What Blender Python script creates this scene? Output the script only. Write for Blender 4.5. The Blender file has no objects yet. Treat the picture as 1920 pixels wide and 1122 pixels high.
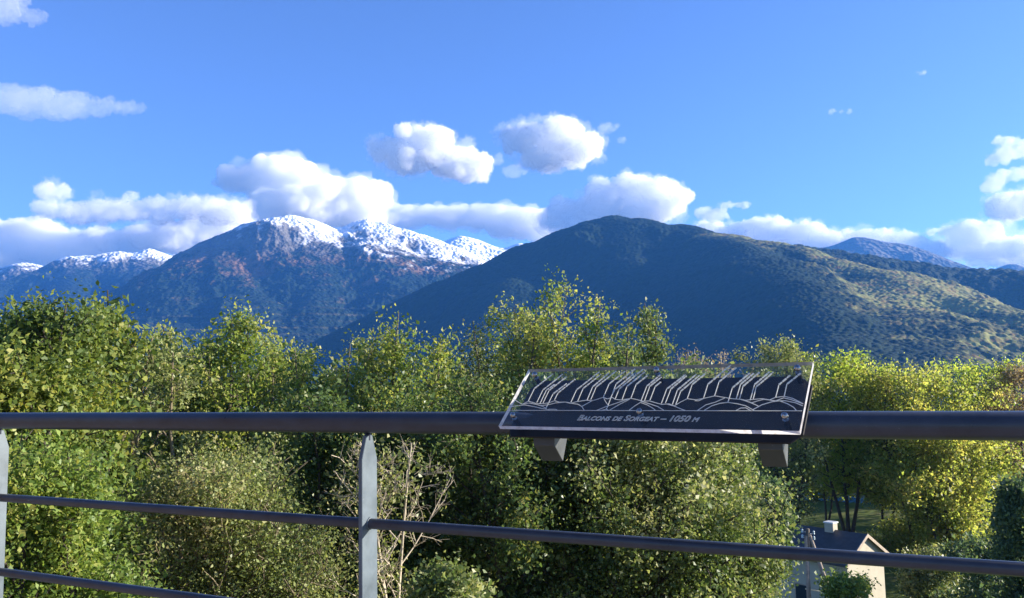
import bpy, bmesh, math, random
import numpy as np
from mathutils import Vector, Matrix

# ------------------------------------------------------------------ camera, world, sun, exposure
S = bpy.context.scene
C = S.collection
CAMZ = 1.14
F = 1559.7                                   # focal length in pixels of a 1920 wide picture
YAW, PITCH, ROLL = 0.4579, 0.09835, -0.01977


def cam_axes():
    cy, sy, cp, sp = math.cos(YAW), math.sin(YAW), math.cos(PITCH), math.sin(PITCH)
    f = np.array([-sy * cp, cy * cp, sp]); r = np.array([cy, sy, 0.0]); u = np.cross(r, f)
    cr, sr = math.cos(ROLL), math.sin(ROLL)
    return r * cr + u * sr, -r * sr + u * cr, f


AR, AU, AF = cam_axes()
cam_d = bpy.data.cameras.new('camera'); cam = bpy.data.objects.new('camera', cam_d); C.objects.link(cam)
cam_d.sensor_width = 36.0; cam_d.lens = 36.0 * F / 1920.0
cam_d.clip_start = 0.05; cam_d.clip_end = 90000.0
cam.matrix_world = Matrix(((AR[0], AU[0], -AF[0], 0), (AR[1], AU[1], -AF[1], 0), (AR[2], AU[2], -AF[2], CAMZ), (0, 0, 0, 1)))
S.camera = cam

SUN_EL, SUN_AZ = math.radians(16.5), math.radians(58.5)      # azimuth from +Y towards +X
sdir = Vector((math.cos(SUN_EL) * math.sin(SUN_AZ), math.cos(SUN_EL) * math.cos(SUN_AZ), math.sin(SUN_EL)))
world = bpy.data.worlds.new('World'); S.world = world; world.use_nodes = True
wn, wl = world.node_tree.nodes, world.node_tree.links
sky = wn.new('ShaderNodeTexSky'); sky.sky_type = 'NISHITA'; sky.sun_disc = False
sky.sun_elevation = SUN_EL; sky.sun_rotation = SUN_AZ
sky.altitude = 1050; sky.air_density = 1.0; sky.dust_density = 0.4; sky.ozone_density = 6.0
bg = wn['Background']; bg.inputs['Strength'].default_value = 0.096
hs = wn.new('ShaderNodeHueSaturation'); hs.inputs['Saturation'].default_value = 0.99; hs.inputs['Hue'].default_value = 0.511
wl.new(sky.outputs[0], hs.inputs['Color']); wl.new(hs.outputs[0], bg.inputs['Color'])
sl = bpy.data.lights.new('sun', 'SUN'); sl.energy = 5.0; sl.angle = math.radians(0.5); sl.color = (1.0, 0.91, 0.78)
so = bpy.data.objects.new('sun', sl); C.objects.link(so); so.rotation_euler = sdir.to_track_quat('Z', 'Y').to_euler()
S.view_settings.view_transform = 'Standard'; S.view_settings.look = 'None'
S.view_settings.exposure = 1.56; S.view_settings.gamma = 1.0
cy = S.cycles
cy.max_bounces = 32; cy.diffuse_bounces = 5; cy.glossy_bounces = 3; cy.transmission_bounces = 8
cy.volume_bounces = 28; cy.transparent_max_bounces = 24
cy.caustics_reflective = False; cy.caustics_refractive = False
cy.use_denoising = True

RNG = np.random.default_rng(7)


def ray(px, py):
    return AF + (px - 960) / F * AR - (py - 561) / F * AU


def at(px, py, d):
    """world point on the ray of photograph pixel (px,py) at horizontal distance d from the camera"""
    v = ray(px, py); v = v * (d / math.hypot(v[0], v[1]))
    return np.array([v[0], v[1], v[2] + CAMZ])


def ground_z(x, y):
    r = np.hypot(x, y)
    z = np.interp(r, [0, 4, 7, 12, 25, 40, 60, 78, 105, 150, 400, 1000, 4000, 40000],
                  [-6, -6, -7, -9.5, -13, -16, -18.3, -15.5, -13.0, -24, -110, -220, -260, -300])
    return z


# ------------------------------------------------------------------ helpers
def put(name, me, parent=None, mats=()):
    o = bpy.data.objects.new(name, me); C.objects.link(o)
    for m in mats:
        if m.name not in [x.name for x in me.materials if x]:
            me.materials.append(m)
    if parent is not None:
        o.parent = parent
        o.matrix_parent_inverse = Matrix.Identity(4)
    return o


def thing(name, label, cat, loc=(0, 0, 0), group=None):
    o = bpy.data.objects.new(name, None); C.objects.link(o); o.location = loc; o.empty_display_size = 0.2
    o['label'] = label; o['category'] = cat
    if group: o['group'] = group
    return o


def tag(o, label, cat, group=None):
    o['label'] = label; o['category'] = cat
    if group: o['group'] = group
    return o


def np_mesh(name, v, f, smooth=False):
    """v (n,3), f (m,k) arrays"""
    me = bpy.data.meshes.new(name); v = np.asarray(v, np.float32); f = np.asarray(f, np.int32)
    k = f.shape[1]
    me.vertices.add(len(v)); me.vertices.foreach_set('co', v.ravel())
    me.loops.add(f.size); me.loops.foreach_set('vertex_index', f.ravel())
    me.polygons.add(len(f)); me.polygons.foreach_set('loop_start', np.arange(0, f.size, k, dtype=np.int32))
    me.polygons.foreach_set('loop_total', np.full(len(f), k, np.int32))
    if smooth: me.polygons.foreach_set('use_smooth', np.ones(len(f), bool))
    me.update(calc_edges=True)
    return me


class Tubes:
    def __init__(s): s.v = []; s.f = []; s.n = 0

    def add(s, pts, rad, sides=5, cap=True):
        pts = np.asarray(pts, float); n = len(pts); rad = np.broadcast_to(np.asarray(rad, float), (n,))
        t = np.gradient(pts, axis=0); t /= np.linalg.norm(t, axis=1)[:, None] + 1e-12
        ref = np.array([0.0, 0, 1]) if abs(t[0, 2]) < 0.9 else np.array([1.0, 0, 0])
        a = np.cross(t, ref); a /= np.linalg.norm(a, axis=1)[:, None] + 1e-12; b = np.cross(t, a)
        th = np.arange(sides) * 2 * math.pi / sides
        ring = pts[:, None] + rad[:, None, None] * (np.cos(th)[None, :, None] * a[:, None] + np.sin(th)[None, :, None] * b[:, None])
        s.v.append(ring.reshape(-1, 3))
        i, j = np.meshgrid(np.arange(n - 1), np.arange(sides), indexing='ij'); j2 = (j + 1) % sides
        q = np.stack([i * sides + j, i * sides + j2, (i + 1) * sides + j2, (i + 1) * sides + j], -1).reshape(-1, 4) + s.n
        s.f.append(q); s.n += n * sides
        if cap:
            for e in (0, n - 1):
                c = s.n; s.v.append(pts[e][None]); s.n += 1
                base = c - n * sides - (0 if e == 0 else 1) + e * sides
                jj = np.arange(sides)
                s.f.append(np.stack([base + jj, base + (jj + 1) % sides, np.full(sides, c), np.full(sides, c)], -1) if False else
                           np.stack([base + jj, base + (jj + 1) % sides, np.full(sides, c), base + jj], -1)[:, :4])

    def mesh(s, name, smooth=True):
        v = np.concatenate(s.v); me = bpy.data.meshes.new(name)
        faces = [tuple(dict.fromkeys(x)) for q in s.f for x in q.tolist()]
        me.from_pydata(v.tolist(), [], faces); me.update()
        if smooth:
            me.polygons.foreach_set('use_smooth', np.ones(len(me.polygons), bool))
        return me


def bm_box(bm, lo, hi, mi=0):
    x0, y0, z0 = lo; x1, y1, z1 = hi
    vs = [bm.verts.new(p) for p in ((x0, y0, z0), (x1, y0, z0), (x1, y1, z0), (x0, y1, z0), (x0, y0, z1), (x1, y0, z1), (x1, y1, z1), (x0, y1, z1))]
    for q in ((0, 3, 2, 1), (4, 5, 6, 7), (0, 1, 5, 4), (1, 2, 6, 5), (2, 3, 7, 6), (3, 0, 4, 7)):
        f = bm.faces.new([vs[i] for i in q]); f.material_index = mi
    return vs


def bm_prism(bm, poly, ax, d0, d1, mi=0):
    """extrude a 2D polygon along axis ax (0,1,2) between d0 and d1"""
    def p3(p, d):
        q = [0, 0, 0]; o = [i for i in range(3) if i != ax]; q[o[0]], q[o[1]] = p; q[ax] = d; return q
    a = [bm.verts.new(p3(p, d0)) for p in poly]; b = [bm.verts.new(p3(p, d1)) for p in poly]; n = len(poly)
    fs = [bm.faces.new(a[::-1]), bm.faces.new(b)]
    for i in range(n): fs.append(bm.faces.new((a[i], a[(i + 1) % n], b[(i + 1) % n], b[i])))
    for f in fs: f.material_index = mi
    return fs


def bm_done(bm, name, bevel=0.0, seg=2, smooth=False):
    bmesh.ops.recalc_face_normals(bm, faces=bm.faces[:])
    if bevel:
        bmesh.ops.bevel(bm, geom=[e for e in bm.edges if len(e.link_faces) == 2 and e.calc_face_angle(0) > 0.5], offset=bevel, segments=seg, affect='EDGES', clamp_overlap=True)
    me = bpy.data.meshes.new(name); bm.to_mesh(me); bm.free()
    if smooth: me.polygons.foreach_set('use_smooth', np.ones(len(me.polygons), bool))
    return me


# noise ------------------------------------------------------------
def _hash(ix, iy, seed):
    h = (ix.astype(np.int64) * 374761393 + iy.astype(np.int64) * 668265263 + seed * 1442695041) & 0x7fffffff
    h = ((h ^ (h >> 13)) * 1274126177) & 0x7fffffff
    return (h ^ (h >> 16)) & 0xffff


def gnoise(x, y, seed=0):
    ix, iy = np.floor(x), np.floor(y); fx, fy = x - ix, y - iy
    ux, uy = fx * fx * fx * (fx * (fx * 6 - 15) + 10), fy * fy * fy * (fy * (fy * 6 - 15) + 10)
    r = 0
    for dx in (0, 1):
        for dy in (0, 1):
            a = _hash(ix + dx, iy + dy, seed) / 65536.0 * 2 * math.pi
            g = np.cos(a) * (fx - dx) + np.sin(a) * (fy - dy)
            r = r + g * (ux if dx else 1 - ux) * (uy if dy else 1 - uy)
    return r * 1.5


def fbm(x, y, octaves=5, seed=0, gain=0.5, ridged=False):
    r = 0; a = 1.0; t = 0
    for o in range(octaves):
        n = gnoise(x * 2 ** o + 17.3 * o, y * 2 ** o - 9.1 * o, seed + o)
        r = r + a * ((1 - 2 * np.abs(n)) if ridged else n); t += a; a *= gain
    return r / t


# materials --------------------------------------------------------
def mat(name):
    m = bpy.data.materials.new(name); m.use_nodes = True; nt = m.node_tree
    return m, nt.nodes, nt.links, nt.nodes['Principled BSDF']


def ramp(n, stops, interp='LINEAR'):
    r = n.new('ShaderNodeValToRGB'); e = r.color_ramp.elements; r.color_ramp.interpolation = interp
    while len(e) < len(stops): e.new(0.5)
    for q, (p, c) in zip(e, stops): q.position = p; q.color = (*c, 1) if len(c) == 3 else c
    return r


def mixc(n, l, fac, a, b, mode='MIX'):
    m = n.new('ShaderNodeMix'); m.data_type = 'RGBA'; m.blend_type = mode
    for s, x in ((0, fac), (6, a), (7, b)):
        if isinstance(x, bpy.types.NodeSocket): l.new(x, m.inputs[s])
        elif isinstance(x, tuple): m.inputs[s].default_value = (*x, 1)
        else: m.inputs[s].default_value = x
    return m.outputs[2]


def math_n(n, l, op, a, b=0.0, c=None, clamp=False):
    m = n.new('ShaderNodeMath'); m.operation = op; m.use_clamp = clamp
    for i, x in enumerate((a, b) if c is None else (a, b, c)):
        if isinstance(x, bpy.types.NodeSocket): l.new(x, m.inputs[i])
        else: m.inputs[i].default_value = x
    return m.outputs[0]


def noise_n(n, l, scale, detail=4, rough=0.55, vec=None):
    t = n.new('ShaderNodeTexNoise'); t.inputs['Scale'].default_value = scale; t.inputs['Detail'].default_value = detail
    t.inputs['Roughness'].default_value = rough
    if vec is not None: l.new(vec, t.inputs['Vector'])
    return t.outputs['Fac']


def simple(name, col, rough=0.6, metal=0.0, var=0.15, scale=8.0, bump=0.0, spec=0.5):
    m, n, l, p = mat(name)
    tc = n.new('ShaderNodeTexCoord'); f = noise_n(n, l, scale, 6, 0.6, tc.outputs['Object'])
    r = ramp(n, [(0.3, tuple(c * (1 - var) for c in col)), (0.7, tuple(min(1, c * (1 + var)) for c in col))])
    l.new(f, r.inputs[0]); l.new(r.outputs[0], p.inputs['Base Color'])
    p.inputs['Roughness'].default_value = rough; p.inputs['Metallic'].default_value = metal
    p.inputs['Specular IOR Level'].default_value = spec
    if bump:
        b = n.new('ShaderNodeBump'); b.inputs['Strength'].default_value = bump; b.inputs['Distance'].default_value = 0.02
        l.new(f, b.inputs['Height']); l.new(b.outputs[0], p.inputs['Normal'])
    return m


def leaf_mat(name, cols, trans=0.35, rough=0.5, tcol=None, spec=0.32, nscale=0.5):
    """leaf colours vary leaf by leaf and in patches through the crown"""
    m, n, l, p = mat(name)
    g = n.new('ShaderNodeNewGeometry'); tc = n.new('ShaderNodeTexCoord')
    f = noise_n(n, l, nscale, 3, 0.5, tc.outputs['Object'])
    v = math_n(n, l, 'MULTIPLY_ADD', g.outputs['Random Per Island'], 0.75, math_n(n, l, 'MULTIPLY_ADD', f, 1.6, -0.68))
    r = ramp(n, [(i / (len(cols) - 1), tuple(min(0.6, q * 1.35) for q in c)) for i, c in enumerate(cols)]); l.new(v, r.inputs[0])
    l.new(r.outputs[0], p.inputs['Base Color']); p.inputs['Roughness'].default_value = rough
    p.inputs['Specular IOR Level'].default_value = spec
    t = n.new('ShaderNodeBsdfTranslucent')
    tc2 = mixc(n, l, 1.0, r.outputs[0], tcol or (1.0, 1.0, 0.62), 'MULTIPLY')
    hsn = n.new('ShaderNodeHueSaturation'); hsn.inputs['Value'].default_value = 1.9; l.new(tc2, hsn.inputs['Color'])
    l.new(hsn.outputs[0], t.inputs['Color'])
    mx = n.new('ShaderNodeMixShader'); mx.inputs[0].default_value = trans
    l.new(p.outputs[0], mx.inputs[1]); l.new(t.outputs[0], mx.inputs[2])
    l.new(mx.outputs[0], n['Material Output'].inputs['Surface'])
    return m


# ------------------------------------------------------------------ terrain
def tent(X, Y, ridges, k=20.0, warp=0.0, seed=0, rnd=90.0):
    """ridges: list of (points[(px,py,dist)], slope). Soft union of sloping flanks hung on 3D ridge lines; returns height and distance to crest"""
    if warp:
        X = X + warp * fbm(X / 420.0, Y / 420.0, 4, seed + 50); Y = Y + warp * fbm(X / 420.0, Y / 420.0, 4, seed + 70)
    H = np.full(X.shape, -1e9); Dm = np.full(X.shape, 1e9)
    for pts, slope in ridges:
        P = np.array([at(*q) for q in pts])
        for a, b in zip(P[:-1], P[1:]):
            d = b[:2] - a[:2]; L2 = d @ d
            t = np.clip(((X - a[0]) * d[0] + (Y - a[1]) * d[1]) / L2, 0, 1)
            dist = np.hypot(X - a[0] - t * d[0], Y - a[1] - t * d[1]); dist = np.sqrt(dist ** 2 + rnd ** 2) - rnd
            h = a[2] + t * (b[2] - a[2]) - slope * dist * (1 - 0.00004 * dist)
            hi = np.maximum(H, h); H = hi + k * np.log1p(np.exp(-np.abs(H - h) / k)) * np.exp(-np.abs(H - h) / k) * 0.6
            Dm = np.minimum(Dm, dist)
    return H, Dm


def crowns(X, Y, cell, seed):
    ix, iy = np.floor(X / cell), np.floor(Y / cell); best = np.zeros(X.shape)
    for dx in (-1, 0, 1):
        for dy in (-1, 0, 1):
            cx, cy_ = ix + dx, iy + dy
            jx = _hash(cx, cy_, seed) / 65536.0; jy = _hash(cx, cy_, seed + 1) / 65536.0; hh = 0.35 + 0.65 * _hash(cx, cy_, seed + 2) / 65536.0
            d = np.hypot(X / cell - cx - jx, Y / cell - cy_ - jy) / 0.75
            best = np.maximum(best, hh * np.sqrt(np.clip(1 - d * d, 0, 1)))
    return best


def fan(name, px0, px1, nx, r0, r1, nr, ridges, gully, detail, seed, m, floor=-330.0, warp=60.0, gs=500.0, cr=None, rib=0.0):
    a0, a1 = (math.atan2(*ray(p, 715)[:2]) for p in (px0, px1))
    A, Rr = np.meshgrid(np.linspace(a0, a1, nx), np.linspace(r0, r1, nr), indexing='xy')
    X, Y = Rr * np.sin(A), Rr * np.cos(A)
    H, D = tent(X, Y, ridges, warp=0, seed=seed)
    Hw, Dw = tent(X, Y, ridges, warp=warp, seed=seed)
    w = np.clip(D / 150.0, 0, 1); H = H * (1 - w) + Hw * w
    H = H + np.minimum(D * 0.35, gully) * (fbm(X / gs, Y / gs, 5, seed, 0.5, True) - 0.35)
    H = H + detail * np.clip(0.35 + D / 120, 0, 1) * fbm(X / 90.0, Y / 90.0, 4, seed + 9, 0.6)
    H = H + rib * np.clip(D / 60, 0.15, 1) * (fbm(X / 130.0, Y / 130.0, 4, seed + 33, 0.55, True) - 0.3)
    if cr: H = H + cr[1] * crowns(X, Y, cr[0], seed) * np.clip((cr[2] - H) / 150.0, 0, 1)
    H = np.maximum(H, floor)
    i, j = np.meshgrid(np.arange(nr - 1), np.arange(nx - 1), indexing='ij')
    q = np.stack([i * nx + j, i * nx + j + 1, (i + 1) * nx + j + 1, (i + 1) * nx + j], -1).reshape(-1, 4)
    o = put(name, np_mesh(name, np.stack([X, Y, H], -1).reshape(-1, 3), q, True), None, [m]); o['kind'] = 'structure'
    return o


def mountain_mat(name, snow_z=None, snow_soft=160.0, forest=(0.018, 0.032, 0.016), autumn=(0.15, 0.07, 0.03), autumn_amt=0.5,
                 rock_z=None, olive=None, tree=26.0, stripes=None, bump=6.0, band=None, snow_steep=-2.0, side=None, lean=None):
    m, n, l, p = mat(name)
    g = n.new('ShaderNodeNewGeometry'); pos = g.outputs['Position']
    sep = n.new('ShaderNodeSeparateXYZ'); l.new(pos, sep.inputs[0])
    big = noise_n(n, l, 1 / 420.0, 5, 0.6, pos); mid = noise_n(n, l, 1 / 90.0, 5, 0.65, pos)
    fine = noise_n(n, l, 1 / tree, 3, 0.7, pos)
    vo = n.new('ShaderNodeTexVoronoi'); vo.inputs['Scale'].default_value = 1 / (tree * 0.55); l.new(pos, vo.inputs['Vector'])
    dk = tuple(c * 0.55 for c in forest)
    col = mixc(n, l, fine, dk, tuple(c * 1.5 for c in forest))
    crown = mixc(n, l, vo.outputs['Color'], tuple(c * 0.5 for c in autumn), autumn)
    if olive:
        sel = math_n(n, l, 'MULTIPLY_ADD', vo.outputs['Color'], 1.4, math_n(n, l, 'MULTIPLY_ADD', mid, 2.0, -1.5), clamp=True)
        crown = mixc(n, l, sel, olive, crown)
    a = math_n(n, l, 'ADD', math_n(n, l, 'MULTIPLY', big, 1.2), math_n(n, l, 'ADD', math_n(n, l, 'MULTIPLY', mid, 1.2), math_n(n, l, 'MULTIPLY', fine, 0.5)))
    rm = ramp(n, [(0.0, (0, 0, 0)), (1.0, (1, 1, 1))])
    if side:                                                              # broadleaf tones on sunlit flank, dark conifers beyond: sun and shade deepened in colour
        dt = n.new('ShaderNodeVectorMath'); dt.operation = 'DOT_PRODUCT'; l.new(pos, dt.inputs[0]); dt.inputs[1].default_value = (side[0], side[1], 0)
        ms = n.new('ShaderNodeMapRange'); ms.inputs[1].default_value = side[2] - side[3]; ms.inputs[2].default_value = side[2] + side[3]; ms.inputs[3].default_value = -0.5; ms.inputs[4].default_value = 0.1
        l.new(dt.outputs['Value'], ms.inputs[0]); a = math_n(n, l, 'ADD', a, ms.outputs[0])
    if band:
        mb = n.new('ShaderNodeMapRange'); mb.inputs[1].default_value = band[0]; mb.inputs[2].default_value = band[1]; mb.inputs[3].default_value = -0.3; mb.inputs[4].default_value = 0.12; l.new(sep.outputs[2], mb.inputs[0])
        a = math_n(n, l, 'ADD', a, mb.outputs[0])
    a = math_n(n, l, 'MULTIPLY_ADD', a, 3.6, -5.2 + 2.2 * (autumn_amt - 0.5) * 2, clamp=True)
    col = mixc(n, l, a, col, crown)
    if stripes:
        s = math_n(n, l, 'SINE', math_n(n, l, 'MULTIPLY', math_n(n, l, 'ADD', sep.outputs[2], math_n(n, l, 'MULTIPLY', mid, 22.0)), 2 * math.pi / stripes[2]))
        s = math_n(n, l, 'MULTIPLY', math_n(n, l, 'MULTIPLY_ADD', s, 1.2, -0.35, clamp=True), math_n(n, l, 'MULTIPLY_ADD', mid, 3.0, -1.2, clamp=True))
        lo = n.new('ShaderNodeMapRange'); lo.inputs[1].default_value = stripes[0]; lo.inputs[2].default_value = stripes[1]
        lo.inputs[3].default_value = 1.0; lo.inputs[4].default_value = 0.0; l.new(sep.outputs[2], lo.inputs[0])
        s = math_n(n, l, 'MULTIPLY', math_n(n, l, 'MULTIPLY', s, lo.outputs[0]), math_n(n, l, 'MULTIPLY_ADD', fine, 2.0, -0.4, clamp=True))
        col = mixc(n, l, s, col, (0.17, 0.13, 0.05))
    if rock_z is not None:
        f = math_n(n, l, 'ADD', sep.outputs[2], math_n(n, l, 'MULTIPLY_ADD', mid, 500.0, -250.0))
        mr = n.new('ShaderNodeMapRange'); mr.inputs[1].default_value = rock_z - 60; mr.inputs[2].default_value = rock_z + 60; l.new(f, mr.inputs[0])
        steep = n.new('ShaderNodeSeparateXYZ'); l.new(g.outputs['Normal'], steep.inputs[0])
        rockc = mixc(n, l, fine, (0.05, 0.055, 0.055), (0.2, 0.18, 0.16))
        col = mixc(n, l, mr.outputs[0], col, rockc)
    if snow_z is not None:
        f2 = math_n(n, l, 'ADD', math_n(n, l, 'MULTIPLY_ADD', noise_n(n, l, 1 / 75.0, 6, 0.62, pos), 460.0, -230.0), math_n(n, l, 'MULTIPLY_ADD', big, 500.0, -250.0))
        f = math_n(n, l, 'ADD', sep.outputs[2], f2)
        if lean:                                                          # the snow line sinks towards one side of the massif
            dl = n.new('ShaderNodeVectorMath'); dl.operation = 'DOT_PRODUCT'; l.new(pos, dl.inputs[0]); dl.inputs[1].default_value = (AR[0], AR[1], 0)
            f = math_n(n, l, 'ADD', f, math_n(n, l, 'MULTIPLY_ADD', dl.outputs['Value'], lean[0], -lean[0] * lean[1]))
        mr = n.new('ShaderNodeMapRange'); mr.inputs[1].default_value = snow_z - snow_soft * 0.5; mr.inputs[2].default_value = snow_z + snow_soft * 0.5; l.new(f, mr.inputs[0])
        keep = math_n(n, l, 'ADD', steep.outputs[2], math_n(n, l, 'MULTIPLY_ADD', mid, 0.35, -0.175))
        keep = math_n(n, l, 'MULTIPLY_ADD', keep, 5.0, -5.0 * snow_steep + 0.5, clamp=True)
        col = mixc(n, l, math_n(n, l, 'MULTIPLY', mr.outputs[0], keep), col, (0.86, 0.87, 0.9))
    l.new(col, p.inputs['Base Color']); p.inputs['Roughness'].default_value = 0.9; p.inputs['Specular IOR Level'].default_value = 0.1
    b = n.new('ShaderNodeBump'); b.inputs['Strength'].default_value = 1.0; b.inputs['Distance'].default_value = bump
    l.new(math_n(n, l, 'ADD', vo.outputs['Distance'], fine), b.inputs['Height'])
    b.invert = False
    l.new(b.outputs[0], p.inputs['Normal'])
    return m


# ground: one sheet to the horizon
gm, n, l, p = mat('meadow_soil')
g = n.new('ShaderNodeNewGeometry')
r = ramp(n, [(0.3, (0.045, 0.06, 0.015)), (0.5, (0.09, 0.12, 0.03)), (0.7, (0.13, 0.12, 0.05))])
l.new(noise_n(n, l, 0.35, 8, 0.65, g.outputs['Position']), r.inputs[0]); l.new(r.outputs[0], p.inputs['Base Color'])
p.inputs['Roughness'].default_value = 0.95; p.inputs['Specular IOR Level'].default_value = 0.1
na, nr_ = 160, 110
A, Rr = np.meshgrid(np.linspace(0, 2 * math.pi, na, endpoint=False), np.concatenate([[0.01], np.geomspace(3, 40000, nr_ - 1)]), indexing='xy')
X, Y = np.clip(Rr * np.sin(A), -7450, 1860), np.clip(Rr * np.cos(A), -250, 8200)
Zg = ground_z(X, Y) + np.clip(Rr / 60, 0, 1) * 1.0 * fbm(X / 25, Y / 25, 3, 3) * (Rr < 400)
i, j = np.meshgrid(np.arange(nr_ - 1), np.arange(na), indexing='ij'); j2 = (j + 1) % na
o = put('ground', np_mesh('ground', np.stack([X, Y, Zg], -1).reshape(-1, 3), np.stack([i * na + j, i * na + j2, (i + 1) * na + j2, (i + 1) * na + j], -1).reshape(-1, 4), True), None, [gm])
o['kind'] = 'structure'

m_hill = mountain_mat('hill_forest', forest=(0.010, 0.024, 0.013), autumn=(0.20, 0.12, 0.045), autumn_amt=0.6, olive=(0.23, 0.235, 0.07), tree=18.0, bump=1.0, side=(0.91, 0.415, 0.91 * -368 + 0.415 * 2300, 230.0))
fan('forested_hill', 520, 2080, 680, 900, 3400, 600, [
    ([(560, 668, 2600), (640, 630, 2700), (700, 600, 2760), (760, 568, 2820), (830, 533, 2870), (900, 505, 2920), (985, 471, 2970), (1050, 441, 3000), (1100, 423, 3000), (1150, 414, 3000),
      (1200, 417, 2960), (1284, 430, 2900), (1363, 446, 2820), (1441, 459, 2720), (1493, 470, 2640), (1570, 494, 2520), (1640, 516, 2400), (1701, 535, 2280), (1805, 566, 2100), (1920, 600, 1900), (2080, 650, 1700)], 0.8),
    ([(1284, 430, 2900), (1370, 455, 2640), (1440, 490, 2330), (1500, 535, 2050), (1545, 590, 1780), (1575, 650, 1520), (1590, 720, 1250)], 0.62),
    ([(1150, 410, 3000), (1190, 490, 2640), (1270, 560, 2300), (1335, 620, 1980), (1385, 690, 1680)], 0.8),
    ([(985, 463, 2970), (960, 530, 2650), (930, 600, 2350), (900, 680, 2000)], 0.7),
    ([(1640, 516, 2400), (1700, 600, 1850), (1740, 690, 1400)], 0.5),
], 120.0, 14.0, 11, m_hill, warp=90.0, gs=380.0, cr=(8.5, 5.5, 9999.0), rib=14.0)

m_back = mountain_mat('dark_forest', forest=(0.010, 0.022, 0.014), autumn=(0.1, 0.06, 0.03), autumn_amt=0.2, tree=26.0)
fan('forested_ridge', 1400, 2080, 260, 2475, 3525, 90, [
    ([(1400, 475, 3000), (1500, 470, 3000), (1545, 477, 3000), (1597, 487, 3000), (1623, 492, 3000), (1701, 501, 3000), (1805, 513, 3000), (1889, 517, 3000), (1920, 523, 3000), (2080, 550, 3000)], 0.6)],
    70.0, 14.0, 21, m_back, cr=(20.0, 13.0, 9999.0))

m_snow = mountain_mat('snowy_mountain', snow_z=806, snow_soft=127, forest=(0.010, 0.022, 0.016), autumn=(0.22, 0.125, 0.065), autumn_amt=0.46, rock_z=720, tree=38.0, stripes=(320, 480, 35.0), bump=9.0, band=(340, 640), snow_steep=0.62, lean=(0.20, -930.0))
fan('snowy_mountain', 120, 1120, 620, 2925, 5700, 380, [
    ([(120, 612, 4500), (203, 568, 4650), (260, 546, 4725), (312, 511, 4800), (345, 490, 4838), (375, 467, 4875), (400, 453, 4875), (430, 440, 4875), (470, 420, 4875), (510, 411, 4875), (545, 408, 4875), (580, 413, 4875),
      (610, 426, 4912), (632, 437, 4912), (660, 426, 4950), (690, 414, 4950), (720, 421, 4912), (760, 433, 4875), (800, 446, 4838), (850, 463, 4800), (880, 481, 4762), (908, 499, 4725), (1000, 550, 4575), (1120, 600, 4425)], 1.0),
    ([(430, 440, 4875), (425, 485, 4612), (450, 525, 4312), (490, 570, 3938), (520, 620, 3562), (530, 680, 3225)], 0.68),
    ([(400, 453, 4875), (375, 490, 4650), (350, 545, 4275), (340, 610, 3825)], 0.68),
    ([(565, 410, 4875), (600, 450, 4725), (595, 490, 4500), (610, 520, 4275), (590, 570, 3900), (580, 640, 3450)], 0.7),
    ([(690, 414, 4950), (715, 445, 4762), (745, 480, 4538), (770, 520, 4275), (800, 560, 3975), (820, 620, 3600)], 0.7),
    ([(800, 446, 4838), (830, 490, 4538), (860, 540, 4200)], 0.66),
], 180.0, 30.0, 31, m_snow, warp=120.0, gs=560.0, cr=(19.0, 9.0, 720.0), rib=26.0)

m_left = mountain_mat('snowy_crag', snow_z=967, snow_soft=90, forest=(0.010, 0.02, 0.016), autumn=(0.1, 0.06, 0.04), autumn_amt=0.25, rock_z=862, tree=50.0, bump=14.0, snow_steep=0.66)
fan('craggy_mountain', -120, 480, 330, 5100, 7725, 170, [
    ([(-120, 540, 6450), (0, 530, 6600), (60, 512, 6675), (110, 493, 6750), (130, 483, 6750), (160, 482, 6750), (200, 477, 6750), (225, 474, 6750), (240, 478, 6750), (280, 470, 6750), (300, 476, 6750), (315, 484, 6750), (340, 476, 6825), (370, 467, 6900), (420, 462, 6900), (480, 470, 6900)], 1.0),
    ([(280, 470, 6750), (262, 520, 6225), (240, 570, 5700)], 0.75), ([(150, 482, 6750), (130, 540, 6150), (110, 600, 5550)], 0.75),
], 150.0, 22.0, 41, m_left, warp=130.0, gs=560.0, rib=40.0)
m_far = mountain_mat('far_snow', snow_z=390, snow_soft=175, forest=(0.03, 0.04, 0.04), autumn=(0.1, 0.07, 0.05), autumn_amt=0.2, rock_z=526, tree=70.0, bump=20.0)
fan('far_snowy_ridge', -140, 130, 120, 6900, 7900, 60, [([(-140, 530, 7500), (0, 508, 7500), (30, 498, 7500), (48, 494, 7500), (75, 500, 7500), (130, 520, 7500)], 0.7)], 90.0, 12.0, 51, m_left)
fan('far_snowy_peak', 780, 1100, 150, 6201, 7839, 80, [([(780, 480, 7020), (845, 452, 7020), (865, 445, 7020), (885, 449, 7020), (900, 457, 7020), (930, 466, 7020), (950, 468, 7020), (975, 458, 7020), (985, 461, 7020), (1100, 500, 7020)], 0.7),
    ([(868, 445, 7020), (900, 490, 6552)], 0.7)], 90.0, 12.0, 61, m_far)
m_blue = mountain_mat('far_peak', snow_z=1185, snow_soft=234, forest=(0.03, 0.04, 0.05), autumn=(0.08, 0.06, 0.05), autumn_amt=0.2, rock_z=760, tree=70.0, bump=20.0)
fan('far_blue_peak', 1420, 1990, 200, 5791, 7546, 90, [([(1420, 470, 6728), (1475, 461, 6728), (1500, 463, 6728), (1540, 467, 6728), (1565, 463, 6728), (1600, 449, 6728), (1620, 448, 6728), (1650, 456, 6728), (1680, 458, 6728), (1700, 463, 6728), (1730, 476, 6728), (1780, 494, 6728), (1850, 514, 6728), (1990, 550, 6728)], 0.7),
    ([(1610, 448, 6728), (1650, 490, 6260)], 0.7)], 120.0, 14.0, 71, m_blue)
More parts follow.
